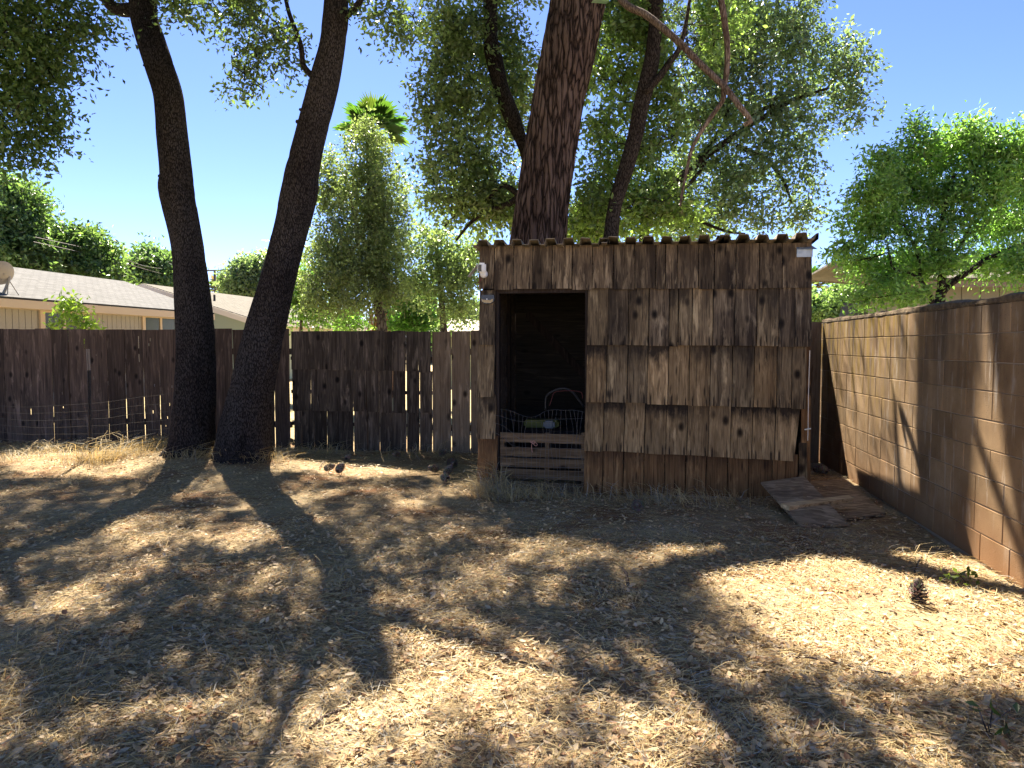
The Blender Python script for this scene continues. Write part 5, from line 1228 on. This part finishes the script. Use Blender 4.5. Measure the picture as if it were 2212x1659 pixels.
# ------------------------------------------------------------------ litter: straw and dry leaves
def yard_points(n, rng, near=.55):
    k = int(n * near)
    u = rng.random(k); yn = 1.6 + (u ** 1.2) * 4.2; xn = rng.uniform(-1, 1, k) * (.95 + yn * .80) - yn * .17
    yb = rng.uniform(1.6, 9.85, n - k); xb = rng.uniform(-11.5, 2.42, n - k)
    X = np.concatenate([xn, xb]); Y = np.concatenate([yn, yb])
    ok = (X < WX - .04) & (Y > 1.3) & ~((X > XL - .02) & (X < XR + .02) & (Y > SY - .03))
    return X[ok], Y[ok]
def cover(X, Y):                               # bare soil shows in places
    return np.clip(1.9 * fbm(X * .9, Y * .9, 51) + .45 * fbm(X * 5, Y * 5, 52) - .42, .06, 1)
def straw(n, rng, pts=None, elev=(0, .35), length=(.03, .14), wid=.0013):
    if pts is None:
        X, Y = yard_points(n, rng); k = rng.random(len(X)) < cover(X, Y) * 1.2 + .1; X, Y = X[k], Y[k]
    else: X, Y = pts
    n = len(X); Z = hgt(X, Y) + .004 + rng.random(n) ** 2 * .03
    flow = fbm(X * .7, Y * .7, 61) * 12; az = flow + rng.normal(size=n) * 1.1
    el = elev[0] + rng.random(n) ** 2 * (elev[1] - elev[0]); L = rng.uniform(length[0], length[1], n); bend = rng.normal(size=n) * .5
    W_ = wid * rng.uniform(.7, 1.5, n)
    pts_ = [np.stack([X, Y, Z], 1)]; a = az.copy(); e = el.copy()
    for s in range(2):
        step = np.stack([np.cos(a) * np.cos(e), np.sin(a) * np.cos(e), np.sin(e)], 1) * (L / 2)[:, None]
        pts_.append(pts_[-1] + step); a = a + bend * .7; e = e - el * .8
    c = np.stack(pts_, 1)                        # n,3,3
    side = np.stack([-np.sin(az), np.cos(az), rng.normal(size=n) * .5], 1); side /= np.linalg.norm(side, axis=1, keepdims=True)
    wd = W_[:, None] * np.array([1, .9, .25])[None, :]
    V = np.stack([c - side[:, None, :] * wd[:, :, None], c + side[:, None, :] * wd[:, :, None]], 2).reshape(-1, 3)
    b = (np.arange(n) * 6)[:, None]
    Q = np.concatenate([b + np.array([[0, 1, 3, 2]]), b + np.array([[2, 3, 5, 4]])], 1).reshape(-1, 4)
    m_ = rng.random((n, 1)); tn = rng.uniform(.55, 1.15, (n, 1)) * (.7 + .5 * fbm(X * .8, Y * .8, 71))[:, None]
    C = (np.array([.65, .48, .22]) * m_ + np.array([.53, .42, .22]) * (1 - m_)) * tn
    grey = rng.random((n, 1)) < .25; C = np.where(grey, C.mean(1, keepdims=True) * np.array([.95, .9, .75]), C)
    return V, Q, np.repeat(C, 6, 0)
rng = np.random.default_rng(77)
parts = [straw(230000, rng)]
# standing tufts
def tuft(px, py, n, spread, el=(.5, 1.45), ln=(.12, .34), w=.0020):
    if py > 1150: ln = (.06, .2); w = .0013; el = (.3, 1.2); n = int(n * .8)
    p = at(px, py, z=0); return straw(0, rng, (p.x + rng.normal(size=n) * spread, p.y + rng.normal(size=n) * spread * .7), el, ln, w)
for t_ in ((215, 1005, 500, .22), (120, 985, 300, .25), (300, 985, 600, .22), (345, 965, 400, .16), (260, 1000, 300, .2), (40, 1000, 200, .3), (500, 1010, 260, .18), (560, 1015, 200, .14), (420, 1012, 180, .2), (1070, 1060, 420, .10), (1052, 1075, 260, .09), (1090, 1075, 300, .14), (1180, 1075, 200, .16),
           (1440, 1085, 130, .16), (1560, 1092, 120, .18), (1350, 1080, 120, .2), (1690, 1165, 30, .10), (1760, 1170, 40, .12), (1850, 1175, 50, .14), (1960, 1205, 120, .14), (1975, 1230, 100, .13), (60, 1460, 260, .16), (120, 1510, 280, .16), (40, 1560, 240, .14), (230, 1440, 140, .15), (30, 1400, 180, .15), (660, 1270, 130, .15), (540, 1300, 160, .2), (700, 985, 120, .2), (900, 985, 100, .25), (610, 990, 120, .15), (1450, 1160, 60, .12), (590, 1430, 120, .15), (1100, 1500, 120, .2)):
    parts.append(tuft(*t_))
parts.append(tuft(1075, 1060, 60, .06, (1.0, 1.5), (.3, .62), .0026)); parts.append(tuft(215, 1005, 70, .2, (.8, 1.5), (.3, .6), .0028)); parts.append(tuft(300, 990, 40, .25, (.8, 1.5), (.25, .5), .0026))
off = 0; VV = []; QQ = []; CC = []
for v, q_, c_ in parts: VV.append(v); QQ.append(q_ + off); CC.append(c_); off += len(v)
tag(fast_mesh('dry_grass', np.concatenate(VV), np.concatenate(QQ), 4, M['straw'], None, np.concatenate(CC)), 'dry straw-coloured grass matted over the whole yard', 'dry grass', kind='stuff')

LEAFC = np.array([[.42, .29, .155], [.50, .37, .21], [.34, .22, .11], [.26, .13, .06], [.46, .34, .22], [.36, .28, .18]])
def dry_leaves(n, rng):
    X, Y = yard_points(n, rng, .5); k = rng.random(len(X)) < np.clip(cover(X, Y) + .25 - .25 * (fbm(X * 1.1, Y * 1.1, 91) > .5), .1, 1); X, Y = X[k], Y[k]; n = len(X)
    Z = hgt(X, Y) + .008 + rng.random(n) * .022
    L = .016 + .036 * rng.random(n) ** 1.6; w = L * rng.uniform(.36, .58, n); az = rng.uniform(0, 6.283, n); tx = rng.normal(size=n) * .28; ty = rng.normal(size=n) * .28; curl = rng.uniform(-.05, .32, n)
    ax = np.stack([np.cos(az), np.sin(az), tx], 1); sd = np.stack([-np.sin(az), np.cos(az), ty], 1); up = np.cross(ax, sd); up /= np.linalg.norm(up, axis=1, keepdims=True)
    P0 = np.stack([X, Y, Z], 1); l = L[:, None]; ww = w[:, None]; cu = curl[:, None]
    b = P0 - ax * l * .5 + up * l * cu * .5; t = P0 + ax * l * .5 + up * l * cu * .7
    l1 = P0 - ax * l * .12 + sd * ww * .5 + up * ww * cu; r1 = P0 - ax * l * .12 - sd * ww * .5 + up * ww * cu
    l2 = P0 + ax * l * .24 + sd * ww * .36 + up * ww * cu; r2 = P0 + ax * l * .24 - sd * ww * .36 + up * ww * cu
    V = np.stack([b, l1, l2, t, r2, r1, P0 - ax * l * .1, P0 + ax * l * .24], 1).reshape(-1, 3)
    i = (np.arange(n) * 8)[:, None]
    T = np.concatenate([i + np.array([[0, 6, 1]]), i + np.array([[0, 5, 6]]), i + np.array([[1, 6, 2]]), i + np.array([[6, 7, 2]]), i + np.array([[6, 5, 4]]), i + np.array([[6, 4, 7]]), i + np.array([[2, 7, 3]]), i + np.array([[7, 4, 3]])], 1).reshape(-1, 3)
    C = LEAFC[rng.choice(6, n, p=[.25, .2, .17, .1, .14, .14])] * rng.uniform(.85, 1.6, (n, 1))
    return V, T, np.repeat(C, 8, 0)
v, t_, c_ = dry_leaves(70000, rng)
tag(fast_mesh('leaf_litter', v, t_, 3, M['litter'], None, c_), 'brown fallen oak leaves scattered through the dry grass', 'leaf litter', kind='stuff')
# the nearest, largest fallen leaves as single pieces of the ground
lm = []
for s_ in range(8):
    q = random.Random(s_); V = []; F = []; L = 1; w = q.uniform(.40, .56); cu = q.uniform(.05, .35)
    for i in range(6):
        t = i / 5; hw = w * .5 * math.sin(math.pi * min(max(t * .92 + .05, .03), .97)) ** .8; zc_ = cu * (2 * t - 1) ** 2 * .5
        V += [(t - .5, -hw + q.uniform(-.02, .02), zc_ + hw * cu * 1.2), (t - .5, q.uniform(-.01, .01), zc_), (t - .5, hw, zc_ + hw * cu * 1.2)]
    for i in range(5):
        a = i * 3; F += [(a, a + 3, a + 4, a + 1), (a + 1, a + 4, a + 5, a + 2)]
    me = bpy.data.meshes.new('fallen_leaf'); me.from_pydata(V, [], F); me.update()
    col = LEAFC[s_ % 6] * q.uniform(.85, 1.15); a = me.color_attributes.new('Col', 'FLOAT_COLOR', 'POINT'); a.data.foreach_set('color', [*col, 1] * len(V)); me.materials.append(M['litter']); lm.append(me)
q = random.Random(99); k = 0
while k < 300:
    px, py = q.uniform(-20, 2230), q.uniform(1380, 1665)
    if q.random() > .35 + .65 * (px > 700): continue
    p = at(px, py, z=0)
    if p.x > WX - .06: continue
    s_ = q.uniform(.032, .056)
    data_obj('fallen_leaf', lm[k % 8], ground, (p.x, p.y, float(hgt(p.x, p.y)) + .03), (q.gauss(0, .25), q.gauss(0, .25), q.uniform(0, 6.28)), (s_, s_, s_)); k += 1
